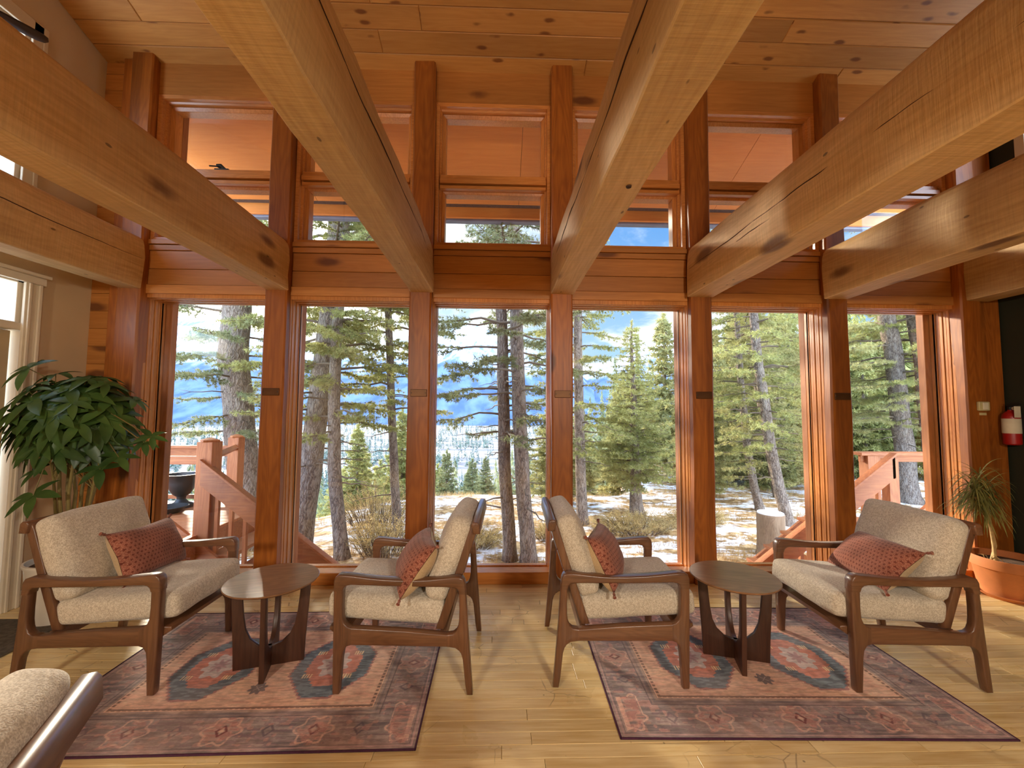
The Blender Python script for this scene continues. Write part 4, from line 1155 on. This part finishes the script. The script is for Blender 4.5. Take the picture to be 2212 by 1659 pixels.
SKYLINE = [(-2.2, .16), (-1.4, .17), (-1.0, .20), (-0.867, 0.205), (-0.80, 0.196), (-0.702, 0.165), (-0.58, 0.142), (-0.426, 0.128), (-0.26, 0.136), (-0.16, 0.171), (-0.092, 0.196), (-.04, .182), (0.01, 0.158),
           (0.101, 0.126), (0.204, 0.095), (0.261, 0.086), (0.331, 0.104), (0.4, 0.137), (0.453, 0.163), (0.541, 0.185), (0.659, 0.193), (0.777, 0.171), (0.955, 0.149), (1.074, 0.135), (1.4, .14), (2.2, .12)]
def mountains():
    ax = [a for a, _ in SKYLINE]; ev = [e for _, e in SKYLINE]
    for nm, a0, a1, Y0, Y1, seed, k in (('mountain', -2.2, .262, 1150, 2300, 3, 1.0), ('mountain', .19, 2.2, 1250, 2600, 8, 1.0)):
        nc, nr = 240, 64; P, Q = [], []
        for j in range(nr + 1):
            r_ = j / nr * 1.25; y = Y0 + (Y1 - Y0) * r_
            for i in range(nc + 1):
                a = a0 + (a1 - a0) * i / nc
                el = np.interp(a, ax, ev) * k
                edge = sstep(a0 - .02, a0 + .10, a) if a0 > 0 else 1 - sstep(a1 - .06, a1 + .05, a)
                el *= (.35 + .65 * edge)
                top = el * Y1 + 1.45
                prof = r_ ** 1.15 if r_ <= 1 else 1 - (r_ - 1) * 1.6
                x = a * (Y0 * .35 + y * .65)
                p = Vector((x * .0022, y * .0022, seed))
                rid = 0.0; am = 1.0
                for o in range(5):
                    rid += am * (1 - 2 * abs(mnoise.noise(p))); p = p * 2.1 + Vector((3, 1, 0)); am *= .5
                z = -47 + (top + 47) * prof + rid * 46 * min(1, r_ * 2.2) * (1 - .55 * min(r_, 1))
                P.append((x, y, z))
        for j in range(nr):
            for i in range(nc):
                q = j * (nc + 1) + i; Q += [q, q + 1, q + nc + 2, q + nc + 1]
        me = fast_mesh(nm, P, Q, 4)
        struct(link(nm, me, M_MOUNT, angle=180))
mountains()

# ------------------------------------------------------------------ conifers
def needle_tris(p, d, n_per, ln, wd, rs, spread=.9):
    """needle triangles around twig points p (N,3) with twig directions d (N,3)"""
    N = len(p); p = np.repeat(p, n_per, 0); d = np.repeat(d, n_per, 0)
    a = rs.rand(N * n_per) * 2 * np.pi
    ref = np.where(np.abs(d[:, 2:3]) < .8, np.array([[0, 0, 1.]]), np.array([[1., 0, 0]]))
    e1 = np.cross(d, ref); e1 /= np.linalg.norm(e1, axis=1, keepdims=True) + 1e-9; e2 = np.cross(d, e1)
    o = e1 * np.cos(a)[:, None] + e2 * np.sin(a)[:, None]
    nd = d * .65 + o * spread * (.6 + .6 * rs.rand(len(a)))[:, None]; nd /= np.linalg.norm(nd, axis=1, keepdims=True)
    w = np.cross(nd, o + .3 * rs.randn(len(a), 3)); w /= np.linalg.norm(w, axis=1, keepdims=True) + 1e-9
    l_ = ln * (.7 + .6 * rs.rand(len(a)))[:, None]
    V = np.stack([p - w * wd, p + w * wd, p + nd * l_], 1)
    return V.reshape(-1, 3)

def conifer_meshes(name, trunk, r0, r1, zlo, zhi, nbr, Lmax, seed, top_is_tip=True, nl=.06, nw=.006, per=7, twig_step=.10, bare=.25, droop=.25, dead=0, shape=None, up=.15, dens=1.0):
    """trunk polyline relative to the base; returns meshes for trunk, branches and foliage"""
    rs = np.random.RandomState(seed); r = random.Random(seed)
    tp = [Vector(p) for p in trunk]
    zs = [p.z for p in tp]
    def at(z):
        for a, b in zip(tp, tp[1:]):
            if a.z <= z <= b.z: return a.lerp(b, (z - a.z) / (b.z - a.z))
        return tp[-1].copy() if z > tp[-1].z else tp[0].copy()
    mb = MB(); n = 26; pts, rad = [], []
    for i in range(n + 1):
        z = zs[0] + (zs[-1] - zs[0]) * (i / n) ** 1.0
        p = at(z); t = i / n
        pts.append(p + Vector((mnoise.noise(Vector((z * .9, seed, 0))), mnoise.noise(Vector((z * .9, seed, 7))), 0)) * r0 * .25)
        flare = 1 + .45 * math.exp(-(z - zs[0]) / .18)
        rad.append((r0 + (r1 - r0) * t) * flare * (1 + .06 * mnoise.noise(Vector((z * 3, seed, 3)))))
    mb.tube(pts, rad, 14)
    br = MB(); TP, TD = [], []
    shape = shape or (lambda t: (1 - t) ** .8 * (.45 + .55 * min(1, t * 5 + .4)))
    def branch(z, az, L, live):
        b0 = at(z); out = Vector((math.cos(az), math.sin(az), 0)); q = [b0]; dz = up * (1.2 if r.random() < .5 else .7)
        ns = 6
        for k in range(1, ns + 1):
            t = k / ns
            q.append(b0 + out * (L * t) + Vector((0, 0, L * (dz * t - droop * t * t * (1.5 - .7 * t)))) + Vector((r.uniform(-1, 1), r.uniform(-1, 1), r.uniform(-1, 1))) * .025 * L)
        rr = .008 + .011 * L
        br.tube(q, [rr * (1 - .8 * k / ns) for k in range(ns + 1)], 5, cap=False)
        if not live: 
            for k in range(2, ns + 1):
                if r.random() < .5:
                    s = r.choice((-1, 1)); tv = (q[k] - q[k - 1]).normalized(); sd_ = Vector((-tv.y, tv.x, 0)) * s
                    br.tube([q[k], q[k] + (tv + sd_ * .8 + Vector((0, 0, r.uniform(-.3, .3)))) * L * .16], [rr * .3, rr * .12], 4, cap=False)
            return
        nt_ = max(3, int(L / twig_step))
        for k in range(nt_):
            t = bare + (1 - bare) * (k + r.random()) / nt_
            i = min(ns - 1, int(t * ns)); p = q[i].lerp(q[i + 1], t * ns - i); tv = (q[i + 1] - q[i]).normalized()
            for s in (-1, 1):
                l_ = (.10 + .42 * L * (1 - t) ** .8 * (.35 + .65 * min(1, (t - bare) * 6 + .2))) * r.uniform(.6, 1.1)
                sd_ = Vector((-tv.y, tv.x, 0)).normalized() * s
                d_ = (tv * r.uniform(.55, .9) + sd_ * r.uniform(.6, .95) + Vector((0, 0, r.uniform(-.32, .12)))).normalized()
                m_ = max(2, int(l_ / .05 * dens))
                if l_ > .14 and nw < .012: br.tube([p, p + d_ * l_], [rr * .22, .0015], 3, cap=False)
                for u in range(m_):
                    TP.append(p + d_ * l_ * ((u + r.random()) / m_) + Vector((0, 0, -.10 * l_ * (u / m_) ** 2))); TD.append(d_)
                # secondary sprigs
                if l_ > .22:
                    for u in range(int(l_ / .10)):
                        p2 = p + d_ * l_ * r.uniform(.25, .9); s2 = r.choice((-1, 1))
                        d2 = (d_ * .7 + Vector((-d_.y, d_.x, 0)) * s2 * .7 + Vector((0, 0, r.uniform(-.3, .1)))).normalized(); l2 = l_ * .38
                        for w in range(max(2, int(l2 / .05 * dens))):
                            TP.append(p2 + d2 * l2 * r.random()); TD.append(d2)
        for u in range(3): TP.append(q[-1] + Vector((0, 0, 0)) + (q[-1] - q[-2]).normalized() * .03 * u); TD.append((q[-1] - q[-2]).normalized())
    az = r.random() * 6
    for k in range(nbr):
        t = (k + r.random()) / nbr
        z = zlo + (zhi - zlo) * t
        az += 2.39996 + r.uniform(-.5, .5)
        branch(z, az, max(.12, Lmax * shape(t) * r.uniform(.7, 1.12)), True)
    for k in range(dead):
        z = r.uniform(zs[0] + .4 * (zlo - zs[0]), zlo + .2 * (zhi - zlo)); branch(z, r.random() * 6.28, Lmax * r.uniform(.2, .6), False)
    if top_is_tip:
        for u in range(14): TP.append(at(zhi) + Vector((0, 0, (zs[-1] - zhi) * u / 14))); TD.append(Vector((r.uniform(-.3, .3), r.uniform(-.3, .3), 1)).normalized())
    V = needle_tris(np.array([tuple(p) for p in TP]), np.array([tuple(d_) for d_ in TD]), per, nl, nw, rs)
    fol = fast_mesh(name + '_foliage', V, np.arange(len(V)))
    def tomesh(mb_, nm):
        me = bpy.data.meshes.new(nm); me.from_pydata(mb_.v, [], mb_.f); me.shade_smooth(); return me
    return tomesh(mb, name + '_trunk'), tomesh(br, name + '_branches'), fol
def plant_tree(name, label, loc, meshes, foliage_mat, group, rz=0.0, sc=1.0, cat='tree'):
    t = thing(name, loc, rz, label, cat, group); t.scale = (sc, sc, sc)
    for nm, me, mt in zip(('trunk', 'branches', 'foliage'), meshes, (M_BARK, M_TWIG, foliage_mat)):
        o = bpy.data.objects.new(nm, me); COL.objects.link(o); o.parent = t
        if not me.materials: me.materials.append(mt)
    return t
def rel(pts, y, base):
    """world trunk points (x,z) in the plane at depth y, measured from the base"""
    return [(x - base[0], 0.0 if not isinstance(y, tuple) else 0, z - base[2]) for x, z in pts]
SPARSE = lambda t: .55 + .45 * math.sin(PI * min(1, t * 1.1 + .1))
# tall pines whose trunks cross the panes: name, label, depth, trunk (x,z) from the ground up, radii, crown range, branches, length, seed
PINES = [
 ('conifer_tree', 'thick conifer trunk behind the left stair railing, in the pane nearest the cream wall', 8.0, [(-4.64, -1.5), (-4.66, -1.33), (-4.77, -.47), (-4.91, .74), (-5.02, 1.7), (-5.10, 2.5), (-5.11, 3.45), (-5.2, 9.5)], .285, .19, 0.9, 8.4, 62, 1.7, 21, M_NEEDLE_D, dict(dead=8, per=9, dens=.9)),
 ('conifer_tree', 'leaning conifer, thicker of the trunk pair in the second pane from the cream wall', 7.4, [(-3.46, -1.3), (-3.45, -1.0), (-3.34, .31), (-3.21, 1.61), (-3.11, 2.61), (-3.02, 3.79), (-2.96, 5.26), (-2.85, 9.0)], .205, .13, 1.2, 8.2, 70, 1.9, 22, M_NEEDLE, dict(dead=8, per=9)),
 ('conifer_tree', 'slim conifer standing close beside the thicker leaning trunk, second pane from the cream wall', 7.0, [(-2.55, -1.2), (-2.57, -1.04), (-2.68, -.23), (-2.75, .53), (-2.79, 1.68), (-2.78, 2.87), (-2.72, 3.99), (-2.6, 7.6)], .115, .06, .9, 7.2, 58, 1.5, 23, M_NEEDLE, dict(dead=12, per=9)),
 ('conifer_tree', 'thin bare conifer trunk beside the post behind the armchair whose seat faces left', 8.2, [(-1.93, -1.3), (-1.95, -1.1), (-2.04, -.08), (-2.10, .82), (-2.18, 2.19), (-2.26, 3.5), (-2.3, 6.8)], .09, .05, 1.3, 6.4, 40, 1.4, 24, M_NEEDLE, dict(dead=10, per=8)),
 ('conifer_tree', 'left, slightly thinner of the twin pines between the two back-to-back armchairs', 6.9, [(.19, -1.2), (.18, -1.0), (.13, -.06), (.08, .93), (.03, 2.41), (-.03, 3.84), (-.09, 4.98), (-.15, 8.0)], .112, .075, .9, 7.6, 44, 1.75, 25, M_NEEDLE_D, dict(dead=16, per=8, dens=.8, bare=.42)),
 ('conifer_tree', 'right, slightly thicker of the twin pines between the two back-to-back armchairs', 6.75, [(.49, -1.2), (.48, -1.02), (.40, -.03), (.34, .94), (.28, 2.39), (.24, 3.79), (.18, 4.91), (.1, 7.8)], .128, .085, .9, 7.4, 42, 1.6, 26, M_NEEDLE_D, dict(dead=16, per=8, dens=.8, bare=.42)),
 ('conifer_tree', 'pine half hidden behind the post at the back of the armchair whose seat faces right', 9.0, [(1.82, -1.2), (1.81, -1.01), (1.77, .08), (1.74, 1.29), (1.72, 3.13), (1.68, 4.81), (1.6, 7.0)], .12, .07, .3, 6.6, 54, 1.35, 27, M_NEEDLE, dict(dead=8, per=8)),
 ('conifer_tree', 'slim leaning conifer behind the sawn stump', 10.1, [(6.45, -1.2), (6.43, -1.0), (6.29, -.42), (6.16, .49), (6.03, 2.1), (5.96, 4.1), (5.9, 6.0)], .10, .05, -.2, 5.9, 84, 1.25, 28, M_NEEDLE_Y, dict(dead=4, per=8)),
 ('conifer_tree', 'leaning conifer right behind the sawn stump, the nearer of the pair', 8.9, [(6.32, -1.2), (6.29, -1.01), (6.11, -.29), (5.92, .81), (5.74, 2.34), (5.60, 4.0), (5.5, 6.6)], .12, .07, .35, 6.4, 70, 1.35, 29, M_NEEDLE, dict(dead=6, per=8)),
 ('conifer_tree', 'farther thick conifer trunk rising behind the leaning pair by the stump', 11.5, [(7.98, -1.5), (7.96, -1.32), (7.73, -.03), (7.53, 1.27), (7.40, 2.33), (7.08, 4.2), (6.9, 8.0)], .17, .10, 0.2, 7.6, 80, 1.8, 30, M_NEEDLE_Y, dict(dead=6, per=7)),
 ('conifer_tree', 'left of the two thick trunks behind the right stair railing', 10.9, [(11.12, -1.2), (11.11, -.99), (10.99, -.19), (10.90, 1.31), (10.80, 3.08), (10.63, 4.37), (10.5, 8.0)], .235, .16, .9, 7.6, 62, 2.0, 31, M_NEEDLE_Y, dict(dead=8, per=8)),
 ('conifer_tree', 'right of the two thick trunks behind the right stair railing', 10.6, [(11.55, -1.2), (11.54, -.98), (11.46, -.14), (11.38, 1.32), (11.26, 3.04), (11.10, 4.55), (10.95, 8.2)], .21, .15, 1.2, 7.8, 56, 1.9, 32, M_NEEDLE, dict(dead=12, per=8)),
]
for nm, lab, y, pts, ra, rb, zl, zh, nb, Lm, sd_, mt, kw in PINES:
    bx, bz = pts[0]; trunk = [(x - bx, 0, z - bz) for x, z in pts]
    ms = conifer_meshes(nm, trunk, ra, rb, zl - bz, zh - bz, nb, Lm, sd_, shape=SPARSE, twig_step=.13, nl=.065, nw=.0065, **kw)
    plant_tree(nm, lab, (bx, y, bz), ms, mt, 'tall conifers near the house')

# full firs: one in the open, others nearby
FIR = conifer_meshes('fir_tree', [(0, 0, 0), (-.03, 0, 1.2), (-.07, 0, 2.9), (-.09, 0, 4.62)], .15, .012, .75, 4.45, 125, 1.22, 41, nl=.07, nw=.007, per=6, droop=.16, up=.22, bare=.10, dead=8)
plant_tree('fir_tree', 'pointed fir standing free against the clouds, centre of the pane with the blue sky', (3.21, 9.6, -1.05), FIR, M_NEEDLE, 'pointed firs')
FIR2 = conifer_meshes('fir_tree', [(0, 0, 0), (.02, 0, 1.5), (0, 0, 4.6)], .11, .01, .4, 4.4, 120, 1.2, 42, nl=.09, nw=.011, per=7, droop=.15, up=.2, bare=.1)
plant_tree('fir_tree', 'yellow-green fir beside the free-standing fir, partly behind the post at the right side table', (5.72, 11.6, -1.2), FIR2, M_NEEDLE_Y, 'pointed firs', .4, .95)
plant_tree('fir_tree', 'bright yellow-green fir at the right edge of the middle pane, just behind the twin pines', (1.55, 11.2, -1.3), FIR2, M_NEEDLE_Y, 'pointed firs', 2.0, .82)
YOUNG = conifer_meshes('young_fir', [(0, 0, 0), (0, 0, 2.0), (0, 0, 4.2)], .08, .008, .15, 4.0, 84, 1.15, 43, nl=.13, nw=.02, per=6, droop=.15, up=.2, bare=.05, twig_step=.16)
r = random.Random(77)
def young(spots, label, group, mat):
    for x, y, s in spots:
        t = plant_tree('young_fir', label, (x, y, zground(x, y) - .1), YOUNG, M_NEEDLE, group, r.random() * 6, s)
        for c in t.children:
            if c.name.startswith('foliage') and mat is not M_NEEDLE:
                c.material_slots[0].link = 'OBJECT'; c.material_slots[0].material = mat
young([(-1.9, 15, .62), (-1.1, 17, .72), (-.45, 14, .42), (.25, 15.5, .5), (-1.5, 20, .8), (1.1, 17, .8)], 'young green fir on the slope below the twin pines', 'young firs below the twin pines', M_NEEDLE_D)
young([(-4.4, 13, .85), (-3.6, 15, .9), (-5.2, 16, 1.0), (-6.6, 17, .9), (-2.9, 12.4, .7), (-5.4, 19, 1.1), (-4.1, 20, 1.15), (-6.9, 21, 1.2), (-3.2, 18, .95), (-8.2, 22, 1.2), (-5.9, 24, 1.3), (-3.4, 23, 1.2)], 'young green fir on the slope behind the two-trunk pane', 'young firs behind the two-trunk pane', M_NEEDLE)
young([(2.6, 13.5, .8), (4.2, 14.5, .95), (3.4, 17, .9), (5.0, 16, 1.1)], 'young fir behind the free-standing fir', 'young firs behind the free-standing fir', M_NEEDLE_Y)
young([(6.6, 14, 1.25), (7.8, 15, 1.4), (8.6, 13, 1.2), (9.4, 16, 1.5), (9.7, 13.6, 1.3), (10.7, 15.2, 1.5), (7.1, 17.5, 1.6), (11.6, 17, 1.6)], 'fir in the dense stand behind the sawn stump', 'dense stand of firs behind the stump', M_NEEDLE_Y)
young([(13.6, 15, 1.3), (14.8, 17, 1.5), (15.8, 14.5, 1.3), (17.2, 18, 1.6), (13.0, 19, 1.5), (12.6, 22, 1.7)], 'fir behind the right stair railing', 'firs behind the right stair railing', M_NEEDLE)

# far treelines, beyond counting
def treeline(name, label, spots, hmin, hmax, seed, mat, K=40):
    rs = np.random.RandomState(seed); V, T = [], []; o = 0
    for x, y in spots:
        z = zground(x, y) - .3; h = rs.uniform(hmin, hmax); w = h * rs.uniform(.13, .2)
        u = rs.rand(K) ** 1.25; a = rs.rand(K) * 6.2832; rad = w * (1 - u) * rs.uniform(.55, 1.1, K) + .05
        c = np.stack([x + 0 * a, y + 0 * a, z + h * (.1 + .9 * u)], 1)
        e = c + np.stack([np.cos(a) * rad, np.sin(a) * rad, -.35 * rad * rs.rand(K) - .02 * h], 1)
        q_ = (40.0 / K) ** .5
        s_ = np.stack([-np.sin(a), np.cos(a), 0 * a], 1) * ((rad * .30 + .01 * h) * q_)[:, None]
        up_ = np.array([0, 0, .05 * h * q_])
        V.append(np.stack([c + up_, e - s_, e + s_], 1).reshape(-1, 3))
    V = np.concatenate(V); T = np.arange(len(V))
    t = link(name, fast_mesh(name, V, T), mat, smooth=False)
    tag(t, label, 'trees', kind='stuff')
rs = np.random.RandomState(5)
sp_ = []
while len(sp_) < 8500:
    y = 170 * math.exp(rs.rand() * 1.95); x = rs.uniform(-1.25, 1.5) * y
    if mnoise.noise(Vector((x * .006, y * .018, 1.5))) > (-.16 if x < -.25 * y else -.02) or rs.rand() < .08: sp_.append((x, y))
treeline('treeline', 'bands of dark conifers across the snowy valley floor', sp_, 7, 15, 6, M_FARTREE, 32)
sp_ = [(y * rs.uniform(.55, 1.5), y) for y in rs.uniform(20, 44, 400)]
treeline('treeline', 'wall of forest behind the firs at the right windows', sp_, 6, 10, 7, M_NEEDLE, 520)
sp_ = [(rs.uniform(-1.1, .55) * (22 + 60 * q), 22 + 60 * q) for q in rs.rand(760)]
treeline('treeline', 'treetops on the slope falling away below the windows', sp_, 4, 7.5, 8, M_NEEDLE_D, 400)

# ------------------------------------------------------------------ shrubs, grass, stump
def shrub(name, label, loc, rx, ry, h, seed, n=170, mat=M_JUNIPER, group='winter shrubs outside'):
    t = thing(name, loc, 0, label, 'shrub', group); r = random.Random(seed); rs_ = np.random.RandomState(seed)
    st = MB(); TP, TD = [], []
    for k in range(n):
        a = r.random() * 6.28; q = math.sqrt(r.random()); b = Vector((math.cos(a) * q * rx * .5, math.sin(a) * q * ry * .5, -.04))
        e = Vector((math.cos(a) * q * rx, math.sin(a) * q * ry, h * r.uniform(.45, 1.0) * (1 - .5 * q * q)))
        m_ = b.lerp(e, .5) + Vector((r.uniform(-.05, .05), r.uniform(-.05, .05), h * .1))
        st.tube([b, m_, e], [.006, .004, .002], 4, cap=False)
        for u in range(9):
            w = .25 + .75 * u / 9; p = b.lerp(m_, w * 2) if w < .5 else m_.lerp(e, w * 2 - 1)
            d_ = (e - m_).normalized() + Vector((r.uniform(-.8, .8), r.uniform(-.8, .8), r.uniform(-.2, .6)))
            d_.normalize()
            for v_ in range(3): TP.append(p + d_ * .04 * v_); TD.append(d_)
    st.build('stems', M_TWIG, t)
    V = needle_tris(np.array([tuple(p) for p in TP]), np.array([tuple(d_) for d_ in TD]), 3, .032, .004, rs_)
    link('sprigs', fast_mesh(name + '_sprigs', V, np.arange(len(V))), mat, t, smooth=False)
    return t
shrub('juniper_shrub', 'low brown juniper in the snow at the foot of the free-standing fir', (2.75, 8.4, zground(2.75, 8.4)), 1.0, .55, .42, 51, 300)
shrub('juniper_shrub', 'brown juniper right of the free-standing fir, towards the post at the side table', (4.25, 8.9, zground(4.25, 8.9)), .8, .5, .36, 55, 200)
shrub('juniper_shrub', 'yellowish bush growing between the trunks of the two-trunk pane', (-1.95, 7.2, zground(-1.95, 7.2)), .75, .5, .75, 52, 150)
shrub('juniper_shrub', 'taller yellowish bush behind the two-trunk pane, left of the thin bare trunk', (-2.6, 9.0, zground(-2.6, 9.0)), 1.1, .6, 1.0, 53, 170)
shrub('juniper_shrub', 'low green-brown shrub at the feet of the twin pines', (-.55, 7.6, zground(-.55, 7.6)), .8, .4, .45, 54, 200)
shrub('juniper_shrub', 'small tuft of shrub right of the twin pines', (.95, 7.9, zground(.95, 7.9)), .4, .3, .35, 56, 110)

def dry_grass():
    r = np.random.RandomState(9); V = []
    n = 0
    while n < 9000:
        x, y = r.uniform(-5.5, 9.0), r.uniform(4.6, 13.5)
        if mnoise.noise(Vector((x * .7, y * 1.1, 2))) + .45 * mnoise.noise(Vector((x * 3.1, y * 3.1, 5))) < .08: continue
        z = zground(x, y) - .01
        for k in range(3):
            a = r.rand() * 6.28; l_ = r.uniform(.05, .17); w = .004
            dx, dy = math.cos(a), math.sin(a); lean = r.uniform(.2, 1.0)
            px, py = x + r.uniform(-.05, .05), y + r.uniform(-.05, .05)
            V += [(px - dy * w, py + dx * w, z), (px + dy * w, py - dx * w, z), (px + dx * l_ * lean, py + dy * l_ * lean, z + l_)]
        n += 1
    o = link('dry_grass', fast_mesh('dry_grass', V, np.arange(len(V))), M_GRASS, smooth=False)
    tag(o, 'dry straw-coloured grass showing through the snow', 'grass', kind='stuff')
dry_grass()

def stump():
    x, y = 4.70, 7.1; z = zground(x, y)
    t = thing('tree_stump', (x, y, z), 0, 'sawn tree stump standing in the snow', 'stump')
    mb = MB(); n = 28; prof = [(0, 1.18), (.08, 1.04), (.25, .98), (.5, .97), (.70, .98), (.715, .95)]
    vs_, fs = [], []
    for zz, k in prof:
        for i in range(n):
            a = 2 * PI * i / n; rr = .225 * k * (1 + .06 * mnoise.noise(Vector((math.cos(a) * 2, math.sin(a) * 2, zz))) + .03 * math.sin(a * 9))
            vs_.append((rr * math.cos(a), rr * math.sin(a), zz - .04 if zz == 0 else zz))
    for j in range(len(prof) - 1):
        for i in range(n): fs.append((j * n + i, j * n + (i + 1) % n, (j + 1) * n + (i + 1) % n, (j + 1) * n + i))
    fs.append(tuple((len(prof) - 1) * n + i for i in range(n)))
    mb.add(vs_, fs); mb.build('bark', M_CUT, t, angle=35)
    sn = MB(); sn.lathe([(.205, .714), (.20, .735), (.14, .748), (.001, .75)], 24); sn.build('snow_cap', plain('packed_snow', S(246, 246, 250), 0.9, vary=.02), t)
stump()

# ------------------------------------------------------------------ deck on the left, stairs on both sides
def deck():
    t = thing('deck', (-5.2, 5.0, 0), 0, 'raised timber deck with posts and rails outside the pane nearest the cream wall', 'deck')
    L = lambda mb, n_, mt, **k: mb.build(n_, mt, t, bevel=.005, **k)
    mb = MB(); y = 3.9 - 5.0
    while y < 1.15: mb.box(-4.0, 1.95, y, y + .135, .03, .065); y += .14
    L(mb, 'boards', M_DECK)
    mb = MB(); mb.box(-4.0, 1.95, 1.10, 1.15, -.20, .03); mb.box(1.90, 1.95, -1.1, 1.15, -.20, .03); L(mb, 'rim_joist', M_DECK)
    for x, y, h in ((1.98, -.30, 1.06), (1.42, 1.06, 1.01), (-.6, 1.06, 1.0), (-2.6, 1.06, 1.0)):
        mb = MB(); w = .085 if h > 1.03 else .075; mb.box(x - w, x + w, y - w, y + w, -1.1, h); mb.lathe([(w * 1.35, h), (w * 1.3, h + .02), (.02, h + .045)], 4, (x, y, 0)); L(mb, 'post', M_DECKZ)
    mb = MB(); mb.box(-4, 1.42, 1.0, 1.12, .85, .89); mb.box(-4, 1.42, 1.04, 1.08, .74, .85); mb.box(-4, 1.42, 1.04, 1.08, .14, .20); L(mb, 'back_rail', M_DECK)
    mb = MB(); mb.box(1.42, 1.98, -.26, -.20, .80, .89)
    p0, p1 = Vector((1.42, 1.06, .87)), Vector((1.98, -.30, .87))
    mb.tube([p0, p1], .045, 4); L(mb, 'side_rail', M_DECK)
deck()
def stair(name, label, x0, z0, dx, y, n=6, hand=.83, y2=None):
    """timber stair running sideways past the windows; dx is +1 when it descends to the right"""
    t = thing(name, (x0, y, 0), 0, label, 'stairs', 'timber stairs outside the end panes')
    s = -.755; y2 = y2 or y + 1.15; run = 1.75
    def slab(a0, a1, b_top, th, ya, yb, nm, mt=M_DECK):
        poly = [(dx * a0, b_top + s * a0), (dx * a1, b_top + s * a1), (dx * a1, b_top - th + s * a1), (dx * a0, b_top - th + s * a0)]
        mb = MB(); mb.extr(poly, ya - y, yb - y, .004, to=lambda q, x: Vector((q[0], x, q[1]))); return mb.build(nm, mt, t, angle=35)
    slab(-.02, run, hand, .25, y, y + .045, 'handrail_board'); slab(-.02, run, hand + .03, .03, y - .02, y + .07, 'handrail_cap')
    slab(-.42, 1.55, z0 - .02, .26, y, y + .045, 'stringer'); slab(-.42, 1.55, z0 - .02, .26, y2, y2 + .045, 'stringer')
    for k in range(n):
        a = .05 + k * .245
        mb = MB(); xa, xb = sorted((dx * a, dx * (a + .27))); zt = z0 - .12 + s * a; mb.box(xa, xb, .04, y2 - y, zt - .04, zt); mb.build('tread', M_DECK, t, bevel=.004)
    for k in range(9):
        a = .14 + k * .155
        mb = MB(); x = dx * a; mb.box(x - .02, x + .02, .046, .086, z0 - .2 + s * a, hand - .2 + s * a); mb.build('baluster', M_DECKZ, t, bevel=.003)
    mb = MB(); x = dx * 1.62; mb.box(x - .05, x + .05, .046, .146, -1.1, hand - .1 + s * 1.62); mb.build('newel_post', M_DECKZ, t, bevel=.004)
    return t
stair('timber_stairs', 'red-brown timber stairs descending to the right outside the two panes nearest the cream wall', -3.22, .0, 1, 4.60)
def right_rail():
    t = stair('timber_stairs', 'red-brown timber stairs descending to the left outside the pane behind the right-hand armchair', 4.50, .12, -1, 4.60, hand=.93)
    mb = MB(); mb.box(-.02, .10, .046, .15, -1.1, .90); mb.box(-.02, .02, .0, .046, .68, .93); mb.build('newel_post', M_DECKZ, t, bevel=.004)
    d_ = thing('deck_railing', (5.0, 5.3, 0), 0, 'horizontal red-brown railing beyond the pane by the dark green wall', 'railing')
    mb = MB(); mb.box(-.32, 1.6, -.08, .08, .875, .915); mb.box(-.28, 1.6, -.02, .02, .79, .875); mb.build('top_rail', M_DECK, d_, bevel=.004)
    for x in (-.16, 1.4):
        mb = MB(); mb.box(x - .07, x + .07, -.07, .07, -1.1, .875); mb.build('post', M_DECKZ, d_, bevel=.004)
    mb = MB(); mb.box(-.2, 1.6, -.6, .5, -.1, -.05); mb.build('landing', M_DECK, d_, bevel=.004)
right_rail()

def urn():
    t = thing('urn_planter', (-4.38, 5.88, .065), 0, 'black cast iron urn on the deck behind the left stair railing', 'urn')
    mb = MB(); mb.lathe([(.001, 0), (.13, 0), (.13, .035), (.075, .06), (.045, .10), (.05, .13), (.09, .16), (.125, .22), (.14, .30), (.15, .36), (.185, .395), (.19, .405), (.17, .405), (.13, .36), (.001, .30)], 40); mb.build('body', M_URN, t, angle=40); t.scale = (1.12, 1.12, 1.12)
    b = thing('metal_bowl', (-4.26, 5.56, .065), 0, 'wide low black bowl on the deck beside the urn', 'bowl')
    mb = MB(); mb.lathe([(.001, 0), (.08, 0), (.10, .02), (.17, .075), (.185, .085), (.175, .09), (.10, .045), (.001, .04)], 40); mb.build('body', M_URN, b, angle=40)
urn()
